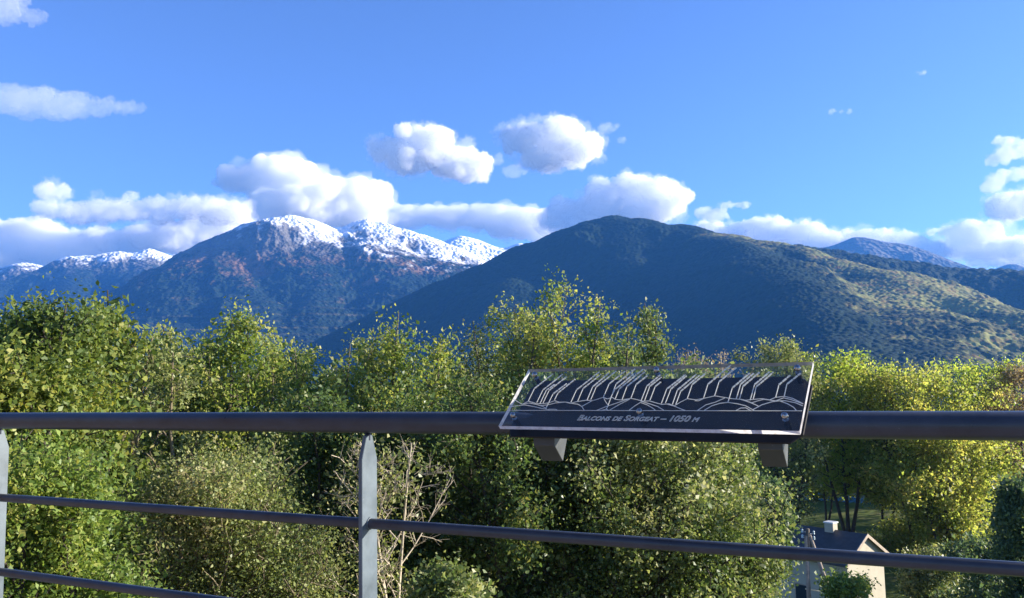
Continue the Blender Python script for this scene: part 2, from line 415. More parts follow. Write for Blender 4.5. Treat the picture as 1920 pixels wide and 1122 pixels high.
fan('distant_peak', 1800, 2060, 110, 7137, 8073, 50, [([(1800, 540, 7605), (1855, 513, 7605), (1890, 498, 7605), (1905, 500, 7605), (1920, 507, 7605), (2060, 540, 7605)], 0.7)], 200.0, 25.0, 81, m_blue)

# haze
hm = bpy.data.materials.new('haze'); hm.use_nodes = True; hn = hm.node_tree.nodes; hn.clear()
ho = hn.new('ShaderNodeOutputMaterial'); hv = hn.new('ShaderNodeVolumePrincipled')
hv.inputs['Color'].default_value = (0.09, 0.36, 1.0, 1); hv.inputs['Density'].default_value = 6.6e-5; hv.inputs['Anisotropy'].default_value = 0.1
hm.node_tree.links.new(hv.outputs[0], ho.inputs['Volume'])
bm = bmesh.new(); bm_box(bm, (-7500, -300, -340), (1900, 8250, 1290))

hz = put('haze', bm_done(bm, 'haze'), None, [hm]); hz['kind'] = 'stuff'


# ------------------------------------------------------------------ clouds
def cloud_mat(name, dens, surf=0.08):
    m = bpy.data.materials.new(name); m.use_nodes = True; n = m.node_tree.nodes; l = m.node_tree.links; n.clear()
    o = n.new('ShaderNodeOutputMaterial'); v = n.new('ShaderNodeVolumePrincipled')
    v.inputs['Color'].default_value = (1.0, 1.0, 1.0, 1); v.inputs['Density'].default_value = dens; v.inputs['Anisotropy'].default_value = 0.0
    l.new(v.outputs[0], o.inputs['Volume'])
    t = n.new('ShaderNodeBsdfTransparent'); d = n.new('ShaderNodeBsdfTranslucent'); d.inputs[0].default_value = (0.9, 0.9, 0.9, 1)
    mx = n.new('ShaderNodeMixShader'); mx.inputs[0].default_value = surf
    l.new(t.outputs[0], mx.inputs[1]); l.new(d.outputs[0], mx.inputs[2]); l.new(mx.outputs[0], o.inputs['Surface'])
    return m


CM = {'thick': cloud_mat('cumulus', 0.0046, 0.05), 'mid': cloud_mat('soft_cloud', 0.0026, 0.06), 'thin': cloud_mat('wispy_cloud', 0.0007, 0.03), 'fringe': cloud_mat('cloud_fringe', 0.0007, 0.02)}
for tn, ts in (('cloud_billow', 500.0), ('cloud_puff', 190.0), ('cloud_fluff', 80.0), ('cloud_curl', 34.0)):
    t = bpy.data.textures.new(tn, 'CLOUDS'); t.noise_scale = ts; t.noise_depth = 3


def cloud(label, lobes, dist, kind='thick', n=70, seed=0, vox=34.0, disp=(170, 170, 150), depth=0.7, sq=1.0):
    """lobes: ellipses (px,py,rx,ry) in the photograph; each is filled with round puffs at its true distance and size"""
    vox *= 0.8; sc = dist / F
    cen = at(np.mean([q[0] for q in lobes]), np.mean([q[1] for q in lobes]), dist)
    area = np.array([q[2] * q[3] for q in lobes], float)
    side = np.array([AR[0], AR[1], 0]); side /= np.linalg.norm(side); fw = np.array([-side[1], side[0], 0])

    def shell(parent, name, count, grow_, prad, vx, dsp, m, sd):
        rng = np.random.default_rng(sd); bm = bmesh.new(); cnt = np.maximum(3, (count * area / area.sum()).astype(int))
        for (px, py, rx, ry), k in zip(lobes, cnt):
            for i in range(k):
                a = rng.uniform(0, 2 * math.pi); rr = math.sqrt(rng.uniform(0, 1)) * grow_
                pr = rng.uniform(*prad) * min(rx, ry) * (1.15 - 0.55 * min(1, rr))
                x, y = px + rx * rr * math.cos(a), py + ry * rr * math.sin(a)
                c = at(x, y, dist) - cen + fw * rng.normal() * 0.35 * depth * min(rx, 2.2 * ry) * sc
                mtx = Matrix.Translation(Vector(c)) @ Matrix.Diagonal((pr * sc * sq * rng.uniform(0.9, 1.5), pr * sc * sq * rng.uniform(0.9, 1.5), pr * sc, 1))
                bmesh.ops.create_icosphere(bm, subdivisions=2, radius=1.0, matrix=mtx)
        me = bpy.data.meshes.new(name); bm.to_mesh(me); bm.free()
        o = put(name, me, parent)
        if parent is None: o.location = cen

        def remesh(v):
            r = o.modifiers.new('r', 'REMESH'); r.mode = 'VOXEL'; r.voxel_size = v

        def dis(tex, s_, mid):
            d = o.modifiers.new('d', 'DISPLACE'); d.texture = bpy.data.textures[tex]; d.texture_coords = 'LOCAL'; d.strength = s_; d.mid_level = mid
        remesh(vx * 1.2); dis('cloud_billow', dsp[0], 0.33); dis('cloud_puff', dsp[1], 0.36); remesh(vx); dis('cloud_fluff', dsp[2], 0.42); dis('cloud_curl', dsp[2] * 0.75, 0.5)
        dg = bpy.context.evaluated_depsgraph_get(); dg.update()
        m2 = bpy.data.meshes.new_from_object(o.evaluated_get(dg)); o.modifiers.clear(); o.data = m2
        bpy.data.meshes.remove(me); m2.name = name
        m2.materials.clear(); m2.materials.append(m)
        m2.polygons.foreach_set('use_smooth', np.ones(len(m2.polygons), bool))
        return o
    o = shell(None, 'cloud', n * 1.8, 0.86, (0.3, 0.55), vox, disp, CM[kind], seed)
    if kind != 'thin':
        shell(o, 'cloud_fringe', n * 1.2, 1.12, (0.2, 0.5), vox * 1.15, (disp[0] * 1.5, disp[1] * 1.5, disp[2] * 1.5), CM['fringe'], seed + 500)
    return tag(o, label, 'cloud', 'clouds in the blue sky')


cloud('isolated white cumulus cloud with a small side puff drifting above the snowy peaks', [(795, 270, 52, 33), (840, 300, 50, 26), (878, 315, 46, 25), (702, 270, 13, 11), (732, 284, 38, 21), (775, 298, 48, 25)], 19000, n=110, seed=1, vox=30)
cloud('compact rounded white cumulus cloud floating high over the saddle left of the dark hill', [(985, 258, 42, 25), (1045, 255, 50, 26), (1085, 280, 42, 24), (1030, 295, 50, 20)], 16600, n=100, seed=2, vox=30)
cloud('towering grey based cumulus cloud rising just behind the snowy double peak', [(530, 335, 72, 34), (470, 335, 50, 22), (425, 345, 30, 9), (580, 375, 90, 40), (680, 370, 55, 30), (520, 395, 60, 35), (640, 400, 90, 30)], 21000, n=190, seed=33, vox=42, disp=(330, 190, 70))
cloud('bright billowing cumulus cloud with three round heads behind the dark hill top', [(1185, 362, 34, 32), (1240, 375, 42, 34), (1125, 365, 28, 26), (1170, 390, 95, 34), (1045, 392, 30, 18), (1090, 410, 80, 30)], 18600, n=170, seed=4, vox=36)
cloud('long flat topped grey white cloud bank lying behind the far snow ridge', [(800, 403, 110, 17), (900, 408, 110, 20), (980, 422, 80, 26), (720, 412, 80, 18)], 23500, 'mid', n=150, seed=5, vox=50, disp=(200, 160, 60), sq=1.6)
cloud('low cream white cloud bank resting behind the craggy ridge with old snow', [(40, 443, 90, 24), (190, 455, 110, 20), (330, 445, 100, 25), (415, 425, 60, 30), (0, 470, 90, 22), (120, 472, 120, 18)], 18800, n=220, seed=6, vox=42, disp=(280, 200, 110), sq=1.3)
cloud('thin ragged white cloud layer hovering over the low cream cloud bank', [(150, 398, 80, 14), (260, 395, 90, 16), (370, 390, 90, 16), (420, 400, 50, 18), (250, 373, 22, 7), (100, 360, 26, 11), (90, 388, 30, 10)], 17600, 'mid', n=150, seed=7, vox=34, sq=1.5)
cloud('tiny white scrap of cloud beside the ragged cloud layer', [(187, 361, 12, 5)], 20000, 'thin', n=10, seed=8, vox=24, disp=(100, 90, 50))
cloud('long wispy cloud streak alone in the sky near the picture edge', [(40, 188, 80, 20), (120, 195, 60, 16), (190, 198, 50, 11), (245, 203, 32, 6)], 17000, 'thin', n=110, seed=9, vox=32, sq=1.5)
cloud('ragged thin white cloud cut by the upper corner of the sky', [(20, 12, 34, 18), (50, 28, 36, 9), (0, 5, 40, 24)], 17000, 'thin', n=50, seed=10, vox=30)
cloud('broken white cloud bank behind the descending ridge of the dark hill', [(1330, 435, 45, 14), (1430, 438, 70, 22), (1500, 440, 60, 18), (1545, 455, 40, 16)], 20500, n=110, seed=11, vox=34, sq=1.3)
cloud('low white cloud band right behind the far blue peak', [(1600, 452, 60, 17), (1680, 462, 60, 18), (1640, 440, 40, 8), (1740, 475, 40, 14)], 21000, n=100, seed=12, vox=36, sq=1.3)
cloud('large bright white cloud heap above the most distant peak', [(1830, 442, 55, 20), (1800, 466, 50, 15), (1880, 468, 60, 20), (1870, 488, 60, 10), (1930, 476, 50, 24), (1760, 437, 22, 7)], 21500, n=170, seed=13, vox=38, sq=1.2)
cloud('small dense white cloud touching the sky edge above the cloud heap', [(1885, 387, 32, 17), (1920, 385, 40, 20)], 19000, n=50, seed=14, vox=28)
cloud('pair of torn white cloud scraps low on the sky edge', [(1880, 335, 26, 8), (1900, 328, 24, 9), (1862, 348, 14, 7)], 18500, 'mid', n=34, seed=15, vox=26, disp=(140, 120, 60))
cloud('scattered white cloud tufts higher up at the sky edge', [(1900, 285, 26, 12), (1885, 265, 24, 7), (1915, 275, 20, 8), (1860, 302, 10, 5)], 18000, 'mid', n=40, seed=16, vox=26, disp=(140, 120, 60))
cloud('slender bright cloud strip with ragged tail right of the round headed cumulus', [(1375, 386, 32, 6), (1405, 381, 18, 3), (1325, 400, 22, 8), (1350, 407, 22, 5)], 18500, 'mid', n=50, seed=17, vox=22, disp=(120, 100, 45), sq=1.2)
cloud('small faint cloud scrap right of the compact rounded cumulus', [(1141, 240, 19, 8)], 18500, 'thin', n=22, seed=18, vox=20, disp=(80, 80, 60))
cloud('tiny torn cloud scrap below the small faint scrap', [(1170, 262, 15, 4)], 18500, 'thin', n=16, seed=21, vox=18, disp=(60, 60, 50))
cloud('faint upright cloud shred beside the tail of the isolated cumulus', [(935, 300, 9, 11)], 18500, 'thin', n=14, seed=19, vox=20, disp=(80, 80, 60))
cloud('faint torn cloud shred under the compact rounded cumulus', [(962, 319, 20, 10), (985, 322, 8, 8)], 18500, 'thin', n=26, seed=22, vox=20, disp=(80, 80, 60))
cloud('brightest of three tiny cloud dots alone in the clear sky', [(1562, 209, 9, 4)], 18000, 'thin', n=12, seed=20, vox=16, disp=(50, 50, 36))
cloud('middle one of three tiny cloud dots in the clear sky', [(1578, 209, 6, 3)], 18000, 'thin', n=8, seed=23, vox=16, disp=(40, 40, 30))
cloud('rightmost of three tiny cloud dots in the clear sky', [(1594, 209, 7, 4)], 18000, 'thin', n=9, seed=24, vox=16, disp=(40, 40, 30))
cloud('barely visible cloud wisp high in the clear sky', [(1735, 136, 18, 3)], 18000, 'fringe', n=12, seed=25, vox=18, disp=(50, 50, 40))


# ------------------------------------------------------------------ trees
def bark(name, col): return simple(name, col, 0.9, 0, 0.35, 3.0, 0.4, 0.2)


B_DARK = bark('dark_bark', (0.06, 0.05, 0.04)); B_GREY = bark('grey_bark', (0.13, 0.11, 0.085)); B_TWIG = bark('twig_bark', (0.17, 0.14, 0.09)); B_PALE = bark('pale_bark', (0.42, 0.36, 0.27))
L = {
    'ash': leaf_mat('ash_leaves', [(0.035, 0.06, 0.016), (0.07, 0.105, 0.024), (0.125, 0.155, 0.032), (0.20, 0.19, 0.04)], 0.35),
    'ivy': leaf_mat('bright_leaves', [(0.045, 0.08, 0.018), (0.09, 0.14, 0.028), (0.145, 0.19, 0.04), (0.22, 0.22, 0.06)], 0.35, 0.48),
    'sallow': leaf_mat('sallow_leaves', [(0.055, 0.10, 0.022), (0.12, 0.16, 0.034), (0.20, 0.215, 0.055), (0.30, 0.28, 0.10)], 0.42, 0.48),
    'olive': leaf_mat('olive_leaves', [(0.06, 0.085, 0.026), (0.12, 0.15, 0.045), (0.19, 0.205, 0.08), (0.25, 0.22, 0.10)], 0.3, 0.45),
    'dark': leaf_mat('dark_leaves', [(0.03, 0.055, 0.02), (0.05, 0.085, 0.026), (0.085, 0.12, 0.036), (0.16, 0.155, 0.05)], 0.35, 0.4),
    'poplar': leaf_mat('silvery_leaves', [(0.045, 0.075, 0.024), (0.08, 0.115, 0.034), (0.14, 0.16, 0.055), (0.32, 0.31, 0.17)], 0.33, 0.48),
    'yellow': leaf_mat('yellow_leaves', [(0.09, 0.125, 0.028), (0.155, 0.185, 0.042), (0.21, 0.215, 0.06), (0.25, 0.205, 0.065)], 0.58, 0.5),
    'lime': leaf_mat('lime_leaves', [(0.08, 0.125, 0.02), (0.14, 0.19, 0.03), (0.19, 0.22, 0.045), (0.25, 0.24, 0.055)], 0.58, 0.5),
    'blue': leaf_mat('blue_green_leaves', [(0.035, 0.06, 0.03), (0.06, 0.095, 0.042), (0.11, 0.14, 0.055)], 0.35, 0.5),
    'beige': leaf_mat('withered_leaves', [(0.12, 0.09, 0.055), (0.20, 0.15, 0.09), (0.26, 0.2, 0.13)], 0.3, 0.7),
}


def unit(v): return v / (np.linalg.norm(v, axis=-1, keepdims=True) + 1e-9)


def grow(rng, H, hw, lo, shape, nlimb, stems, up, twig, thick=1.0, fine=False, shoots=1):
    """branch skeleton in local coordinates (base at origin): polylines with radii, and twig segments that carry leaves"""
    pl = []; tw = []
    for (dx, dy, hf, wf) in stems:
        h = H * hf; w = hw * wf
        k = 9; t = np.linspace(0, 1, k)
        wob = np.cumsum(rng.normal(0, 0.012 * h, (k, 2)), 0) * t[:, None]
        ax = np.stack([dx * hw * np.minimum(1, t * 1.6) ** 1.0 + wob[:, 0], dy * hw * np.minimum(1, t * 1.6) + wob[:, 1], t * h], -1)
        r0 = (0.0095 * h + 0.02) * thick
        pl.append((ax, r0 * (1 - t) ** 0.9 + 0.012, 7))
        nl = max(4, int(nlimb * hf))
        for i in range(nl):
            s = lo + (0.985 - lo) * ((i + rng.uniform(0.1, 0.9)) / nl)
            q = (s - lo) / (1 - lo)
            e = {'round': math.sqrt(max(0.03, 1 - (1.75 * (q - 0.42)) ** 2)) if q > 0.42 else 0.72 + 0.28 * math.sin(q / 0.42 * math.pi / 2),
                 'cone': 1.0 - 0.88 * q ** 1.45, 'column': 0.75 + 0.25 * math.sin(q * 3.0) - 0.45 * q ** 3, 'spread': 0.45 + 0.65 * math.sin(min(1, q * 1.25) * math.pi * 0.62)}[shape]
            Ln = w * e * rng.uniform(0.5, 1.3) + 0.12; wt = rng.uniform(0.25, 1.6)
            p0 = np.array([np.interp(s, t, ax[:, c]) for c in range(3)])
            az = i * 2.399963 + rng.uniform(-0.5, 0.5); el = up[0] + (up[1] - up[0]) * q + rng.normal(0, 0.12)
            d = np.array([math.cos(az) * math.cos(el), math.sin(az) * math.cos(el), math.sin(el)])
            Ln = Ln / max(0.45, math.cos(el))
            hl = h * rng.uniform(0.95, 1.03)
            if p0[2] + Ln * math.sin(el) * 1.12 > hl: Ln = max(0.25, (hl - p0[2]) / max(0.2, math.sin(el)) / 1.12)
            tt = np.linspace(0, 1, 5)[:, None]
            P = p0 + d * tt * Ln + np.array([0, 0, 1.0]) * (tt ** 2) * Ln * rng.uniform(-0.05, 0.25) + np.cumsum(rng.normal(0, 0.035 * Ln, (5, 3)), 0) * tt
            P[:, 2] = np.minimum(P[:, 2], max(p0[2], h * rng.uniform(0.94, 1.02)))
            rl = max(0.012, r0 * (1 - s) * 0.55 + 0.008)
            pl.append((P, np.linspace(rl, 0.007, 5), 5)); tw.append((P[2], P[4], wt))
            ns = max(3, int(twig * (0.5 + Ln / (hw + 0.1))))
            for j in range(ns):
                u_ = rng.uniform(0.22, 1.0); b0 = np.array([np.interp(u_, tt[:, 0], P[:, c]) for c in range(3)])
                dd = unit(d * 0.7 + rng.normal(0, 0.75, 3) + np.array([0, 0, 0.22])); dd[2] = min(dd[2], max(0.0, (h * 1.01 - b0[2]) / max(0.05, 0.4 * Ln))); l2 = Ln * rng.uniform(0.2, 0.45) * (1.2 - 0.5 * u_)
                b2 = b0 + dd * l2; b1 = b0 + dd * l2 * 0.5 + rng.normal(0, 0.05 * l2, 3)
                pl.append((np.array([b0, b1, b2]), np.array([rl * 0.45 + 0.003, rl * 0.28 + 0.003, 0.004]), 3)); tw.append((b0, b1, wt)); tw.append((b1, b2, wt * 1.3))
                if fine:
                    for f_ in range(4):
                        c0 = b0 + (b2 - b0) * rng.uniform(0.3, 1.0); c1 = c0 + unit(dd * 0.8 + rng.normal(0, 0.6, 3)) * l2 * rng.uniform(0.3, 0.6)
                        pl.append((np.array([c0, c1]), np.array([0.004, 0.002]), 3))
            for j in range(shoots):                                       # upright leading shoots that break the outline
                u_ = rng.uniform(0.55, 1.0); b0 = np.array([np.interp(u_, tt[:, 0], P[:, c]) for c in range(3)])
                b1 = b0 + np.array([rng.normal(0, 0.18), rng.normal(0, 0.18), 1.0]) * rng.uniform(0.25, 0.75) * (0.25 + 0.22 * hw) * (0.6 if shape == 'cone' else 1.0)
                b1[2] = min(b1[2], max(b0[2] + 0.1, h * 1.015))
                pl.append((np.array([b0, b1]), np.array([0.008, 0.003]), 3)); tw.append((b0, b1, 1.1))
    return pl, tw


def leaf_cloud(rng, tw, nleaf, size, spread, per=9, aspect=0.62, droop=0.2):
    nleaf = int(nleaf * 1.25); size = size * 1.12
    a = np.array([q[0] for q in tw]); b = np.array([q[1] for q in tw]); ln = (np.linalg.norm(b - a, axis=1) + 0.05) * np.array([q[2] for q in tw])
    nc = max(1, nleaf // per); k = rng.choice(len(tw), nc, p=ln / ln.sum()); c = a[k] + (b[k] - a[k]) * rng.uniform(0, 1.1, (nc, 1)) + rng.normal(0, spread, (nc, 3))
    P = np.repeat(c, per, 0); n_ = len(P); P = P + rng.normal(0, spread * 0.55 + size, (n_, 3))
    ax = unit(rng.normal(0, 1, (n_, 3)) + np.array([0, 0, -droop])); sd = unit(np.cross(ax, unit(rng.normal(0, 0.8, (n_, 3)) + np.array([0, 0, 0.9]))))
    s = size * np.clip(np.exp(rng.normal(-0.05, 0.34, (n_, 1))), 0.4, 1.9); ax = ax * s; sd = sd * s * aspect
    nm = np.cross(ax, sd) / (s + 1e-9) * 0.25
    V = np.stack([P - ax * 0.5, P + sd * 0.5 + nm, P + ax * 0.5, P - sd * 0.5 + nm], 1).reshape(-1, 3)
    F4 = np.arange(n_ * 4).reshape(-1, 4)
    return np_mesh('crown', V, F4)


def tree(name, label, cat, px, top, dist, hwpx, leaf, bk, nleaf, size, lo=0.18, shape='round', nlimb=26, nstem=1, up=(0.25, 0.95), twig=5,
         spread=None, seed=0, group=None, base_py=None, per=9, leaders=None, droop=0.2, thick=1.0, fine=False, shoots=1):
    rng = np.random.default_rng(seed); b = at(px, 715, dist); gz = float(ground_z(b[0], b[1])) if base_py is None else at(px, base_py, dist)[2]
    H = at(px, top, dist)[2] - gz; hw = hwpx * dist / F
    root = thing(name, label, cat, (b[0], b[1], gz - 0.1), group)
    if leaders is None:
        leaders = [(0, 0, 1.0, 1.0)]
        for i in range(nstem - 1):
            a = rng.uniform(0, 6.28); q = rng.uniform(0.35, 0.75)
            leaders.append((q * math.cos(a), q * math.sin(a), rng.uniform(0.72, 0.95), rng.uniform(0.45, 0.7)))
    else:   # (sideways offset in pixels, top pixel, width share)
        sx = AR[:2] / np.linalg.norm(AR[:2])
        leaders = [((q * sx[0]) / hwpx, (q * sx[1]) / hwpx, (at(px + q, t, dist)[2] - gz) / H, w) for q, t, w in leaders]
    pl, tw = grow(rng, H, hw, lo, shape, nlimb, leaders, up, twig, thick, fine, shoots)
    T = Tubes()
    for P, r, sdn in pl: T.add(P, r, sdn, cap=False)
    put('trunk', T.mesh('trunk'), root, [bk])
    if nleaf:
        put('crown', leaf_cloud(rng, tw, nleaf, size, spread if spread is not None else 0.05 * hw + 0.06, per, droop=droop), root, [leaf])
    return root


GT = 'trees on the slope below the balcony'
# near left
tree('broadleaf_tree', 'tall dense dark green tree standing at the left end of the railing', 'tree', 62, 560, 15.5, 130, L['ash'], B_DARK, 92000, 0.070, 0.12, 'round', 40, 1, seed=101, group=GT, leaders=[(0, 566, 1.0), (-60, 590, .8), (70, 566, .6), (25, 556, .6)], twig=6, per=8)
tree('broadleaf_tree', 'slim leafy tree top poking up behind the dense dark green tree', 'tree', 152, 528, 19, 52, L['ash'], B_DARK, 11000, 0.12, 0.2, 'column', 26, 1, seed=102, group=GT, leaders=[(0, 530, 1), (38, 570, .7), (-30, 560, .7)])
tree('shrub', 'bright green leafy shrub filling the corner below the left end of the top rail', 'shrub', 120, 790, 13, 128, L['ivy'], B_DARK, 84000, 0.059, 0.02, 'round', 40, 1, seed=103, leaders=[(0, 800, 1.0), (-80, 850, .8), (85, 830, .75), (40, 870, .8)], group='shrubs below the railing', twig=6, per=7)
tree('shrub', 'dry twiggy olive shrub of thin upright stems behind the bright green shrub', 'shrub', 235, 600, 21, 75, L['olive'], B_TWIG, 16000, 0.08, 0.15, 'column', 16, 1, (0.7, 1.2), 5, seed=104, leaders=[(0, 625, 1), (-45, 572, .6), (-20, 600, .8), (40, 640, .8), (70, 655, .6)], group='shrubs below the railing')
tree('broadleaf_tree', 'small olive green tree right of the dry twiggy shrub', 'tree', 285, 606, 25, 68, L['sallow'], B_GREY, 24000, 0.085, 0.12, 'round', 30, 1, seed=105, group=GT, leaders=[(0, 608, 1), (-40, 630, .7), (45, 650, .7)])
tree('broadleaf_tree', 'broad bushy tree with pale leaf tips left of the middle post', 'tree', 432, 590, 24, 98, L['sallow'], B_GREY, 52000, 0.09, 0.1, 'round', 40, 1, seed=106, group=GT, leaders=[(0, 592, .95), (-55, 605, .75), (50, 598, .75), (85, 640, .6), (-80, 640, .5)], twig=6)
tree('broadleaf_tree', 'low dark green tree in the dip between the broad bushy tree and the pointed one', 'tree', 572, 636, 26, 70, L['sallow'], B_GREY, 26000, 0.09, 0.1, 'round', 30, 1, seed=107, group=GT, leaders=[(0, 645, 1), (-35, 640, .7), (60, 625, .6)])
tree('broadleaf_tree', 'slender green tree leaning against the pointed full crowned tree', 'tree', 655, 622, 25, 52, L['sallow'], B_GREY, 20000, 0.085, 0.1, 'round', 26, 1, seed=108, group=GT, leaders=[(0, 625, 1), (-25, 640, .7), (25, 650, .7)])
tree('broadleaf_tree', 'pointed full crowned green tree directly above the middle post', 'tree', 742, 580, 23.5, 118, L['sallow'], B_GREY, 46000, 0.09, 0.1, 'cone', 40, 1, seed=109, group=GT, leaders=[(0, 580, 1), (-45, 635, .7), (45, 628, .7)], twig=6)
tree('broadleaf_tree', 'thin crowned olive tree right of the pointed full crowned tree', 'tree', 884, 597, 27, 95, L['olive'], B_GREY, 24000, 0.085, 0.15, 'cone', 34, 1, seed=110, group=GT, leaders=[(0, 598, 1), (38, 650, .7), (-45, 660, .7)])
tree('broadleaf_tree', 'sparse spire shaped tree rising left of the plaque', 'tree', 978, 565, 26, 58, L['sallow'], B_GREY, 12000, 0.09, 0.2, 'column', 28, 1, (0.5, 1.1), seed=111, group=GT, leaders=[(0, 567, 1), (22, 600, .7)])
tree('broadleaf_tree', 'tallest feathery yellow green tree directly behind the upper left corner of the plaque', 'tree', 1085, 530, 25, 120, L['sallow'], B_GREY, 44000, 0.09, 0.12, 'cone', 44, 1, (0.45, 1.1), seed=112, group=GT, leaders=[(0, 530, 1), (38, 555, .6), (-35, 575, .7), (-55, 610, .6), (70, 620, .6)], twig=6)
tree('broadleaf_tree', 'twin tipped green tree behind the middle of the plaque', 'tree', 1192, 560, 25, 72, L['poplar'], B_GREY, 30000, 0.085, 0.12, 'cone', 34, 1, (0.45, 1.1), seed=113, group=GT, leaders=[(0, 562, 1), (20, 590, .6), (48, 645, .6), (-30, 605, .6)])
# lower middle
tree('shrub', 'large rounded olive brown bush with fine twigs between the lower rails', 'shrub', 425, 842, 16, 158, L['olive'], B_TWIG, 115000, 0.052, 0.02, 'round', 60, 1, (0.3, 1.1), 9, seed=120, leaders=[(0, 845, 1), (-80, 890, .7), (80, 890, .75), (120, 960, .6), (-50, 860, .6)], group='shrubs below the railing', per=10)
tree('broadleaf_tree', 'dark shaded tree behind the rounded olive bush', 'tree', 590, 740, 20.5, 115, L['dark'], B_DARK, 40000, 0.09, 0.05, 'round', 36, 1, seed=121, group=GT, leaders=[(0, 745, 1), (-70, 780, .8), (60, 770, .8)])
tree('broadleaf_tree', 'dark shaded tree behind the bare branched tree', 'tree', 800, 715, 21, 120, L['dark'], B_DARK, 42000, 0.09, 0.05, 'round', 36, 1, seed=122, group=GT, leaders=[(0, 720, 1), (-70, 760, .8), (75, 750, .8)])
tree('bare_tree', 'leafless pale branched tree beside the middle post', 'tree', 738, 812, 16.5, 115, L['olive'], B_PALE, 1800, 0.06, 0.68, 'spread', 11, 1, (0.5, 1.0), 6, seed=123, thick=0.5, fine=True, shoots=2, leaders=[(4, 818, .95), (28, 815, .7), (-36, 850, .6)], group=None)
tree('shrub', 'small shrub of pale bright leaves at the foot of the bare tree', 'shrub', 836, 1075, 14, 50, L['poplar'], B_DARK, 6500, 0.075, 0.02, 'round', 22, 1, seed=124, group='shrubs below the railing', base_py=1230)
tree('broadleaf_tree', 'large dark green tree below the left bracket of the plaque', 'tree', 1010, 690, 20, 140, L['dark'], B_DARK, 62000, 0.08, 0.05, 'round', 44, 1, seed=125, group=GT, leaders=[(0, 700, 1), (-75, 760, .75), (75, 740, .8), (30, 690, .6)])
tree('broadleaf_tree', 'large tree with glinting silvery leaves below the middle of the plaque', 'tree', 1222, 745, 20.5, 172, L['poplar'], B_DARK, 100000, 0.08, 0.05, 'round', 60, 1, seed=126, group=GT, leaders=[(0, 760, 1), (-100, 780, .75), (85, 800, .72), (100, 890, .55), (-140, 850, .6)], twig=6)
tree('shrub', 'pale leafed spreading shrub in front of the dark house roof', 'shrub', 1330, 950, 22, 78, L['poplar'], B_DARK, 34000, 0.08, 0.05, 'round', 40, 1, seed=127, leaders=[(0, 960, 1), (50, 1005, .7), (-60, 960, .9), (20, 940, .6)], group='shrubs below the railing', base_py=1290)
tree('broadleaf_tree', 'narrow dark tree left of the house roof', 'tree', 1412, 890, 48, 36, L['blue'], B_DARK, 9000, 0.2, 0.1, 'round', 24, 1, seed=128, group='trees around the house')
tree('shrub', 'round bright green shrub at the foot of the utility pole', 'shrub', 1558, 1086, 46, 30, L['ivy'], B_DARK, 5000, 0.15, 0.02, 'round', 24, 1, seed=129, base_py=1160, group='shrubs below the railing')
# right background
GY = 'autumn trees beyond the house'
tree('shrub', 'leafless beige shrub directly behind the upper edge of the plaque', 'shrub', 1330, 645, 38, 62, L['beige'], B_PALE, 5000, 0.09, 0.3, 'column', 30, 1, (0.8, 1.25), 9, seed=140, leaders=[(0, 650, 1), (-35, 660, .8), (35, 655, .8)])
tree('broadleaf_tree', 'dull golden round topped tree behind the right corner of the plaque', 'tree', 1472, 643, 78, 62, L['olive'], B_DARK, 16000, 0.2, 0.25, 'round', 30, 1, seed=141, group=GY, leaders=[(0, 645, 1), (-30, 655, .8), (32, 660, .8)])
tree('broadleaf_tree', 'yellow green tree just right of the plaque corner', 'tree', 1575, 662, 84, 72, L['lime'], B_DARK, 12400, 0.22, 0.3, 'spread', 30, 1, seed=142, group=GY, leaders=[(0, 664, 1), (-40, 690, .8), (42, 680, .8)])
tree('broadleaf_tree', 'broad orange yellow tree in the middle of the autumn trees', 'tree', 1705, 688, 82, 88, L['yellow'], B_DARK, 14880, 0.22, 0.3, 'spread', 32, 1, seed=143, group=GY, leaders=[(0, 692, 1), (-50, 700, .8), (55, 702, .8)])
tree('broadleaf_tree', 'bright lime green tree near the picture edge', 'tree', 1832, 678, 92, 66, L['lime'], B_DARK, 12400, 0.2, 0.2, 'round', 32, 1, seed=144, group=GY, leaders=[(0, 680, 1), (-35, 710, .7), (35, 705, .7)])
tree('broadleaf_tree', 'fading beige tree cut by the picture edge right of the lime green tree', 'tree', 1915, 690, 90, 48, L['beige'], B_GREY, 10000, 0.18, 0.2, 'round', 28, 1, seed=145, group=GY)
tree('broadleaf_tree', 'yellow tree with bare dark forked trunk above the house roof', 'tree', 1535, 800, 90, 78, L['yellow'], B_DARK, 9920, 0.24, 0.42, 'spread', 26, 1, (0.3, 0.9), seed=146, group=GY, leaders=[(0, 800, 1), (26, 810, .8)])
tree('broadleaf_tree', 'ochre tree with leaning dark trunk behind the chimney', 'tree', 1640, 790, 86, 88, L['yellow'], B_DARK, 12400, 0.23, 0.3, 'spread', 28, 1, (0.3, 0.9), seed=147, group=GY, leaders=[(0, 800, 1), (40, 810, .8)])
tree('broadleaf_tree', 'tall ochre tree with dark straight trunk under the right end of the top rail', 'tree', 1755, 780, 78, 92, L['yellow'], B_DARK, 14880, 0.22, 0.25, 'spread', 32, 1, (0.3, 0.9), seed=148, group=GY, leaders=[(0, 790, 1), (50, 800, .8), (-40, 810, .8)])
tree('broadleaf_tree', 'golden green tree below the lime green tree by the picture edge', 'tree', 1860, 780, 98, 84, L['lime'], B_DARK, 13640, 0.2, 0.15, 'round', 32, 1, seed=149, group=GY)
tree('broadleaf_tree', 'blue green shaded tree filling the corner below the right end of the top rail', 'tree', 1898, 905, 49, 48, L['blue'], B_DARK, 22000, 0.18, 0.1, 'round', 34, 1, seed=150, group='trees around the house')
tree('broadleaf_tree', 'shaded olive yellow tree standing behind the house gable', 'tree', 1770, 915, 80, 86, L['yellow'], B_DARK, 13640, 0.22, 0.1, 'round', 34, 1, seed=151, group='trees around the house')
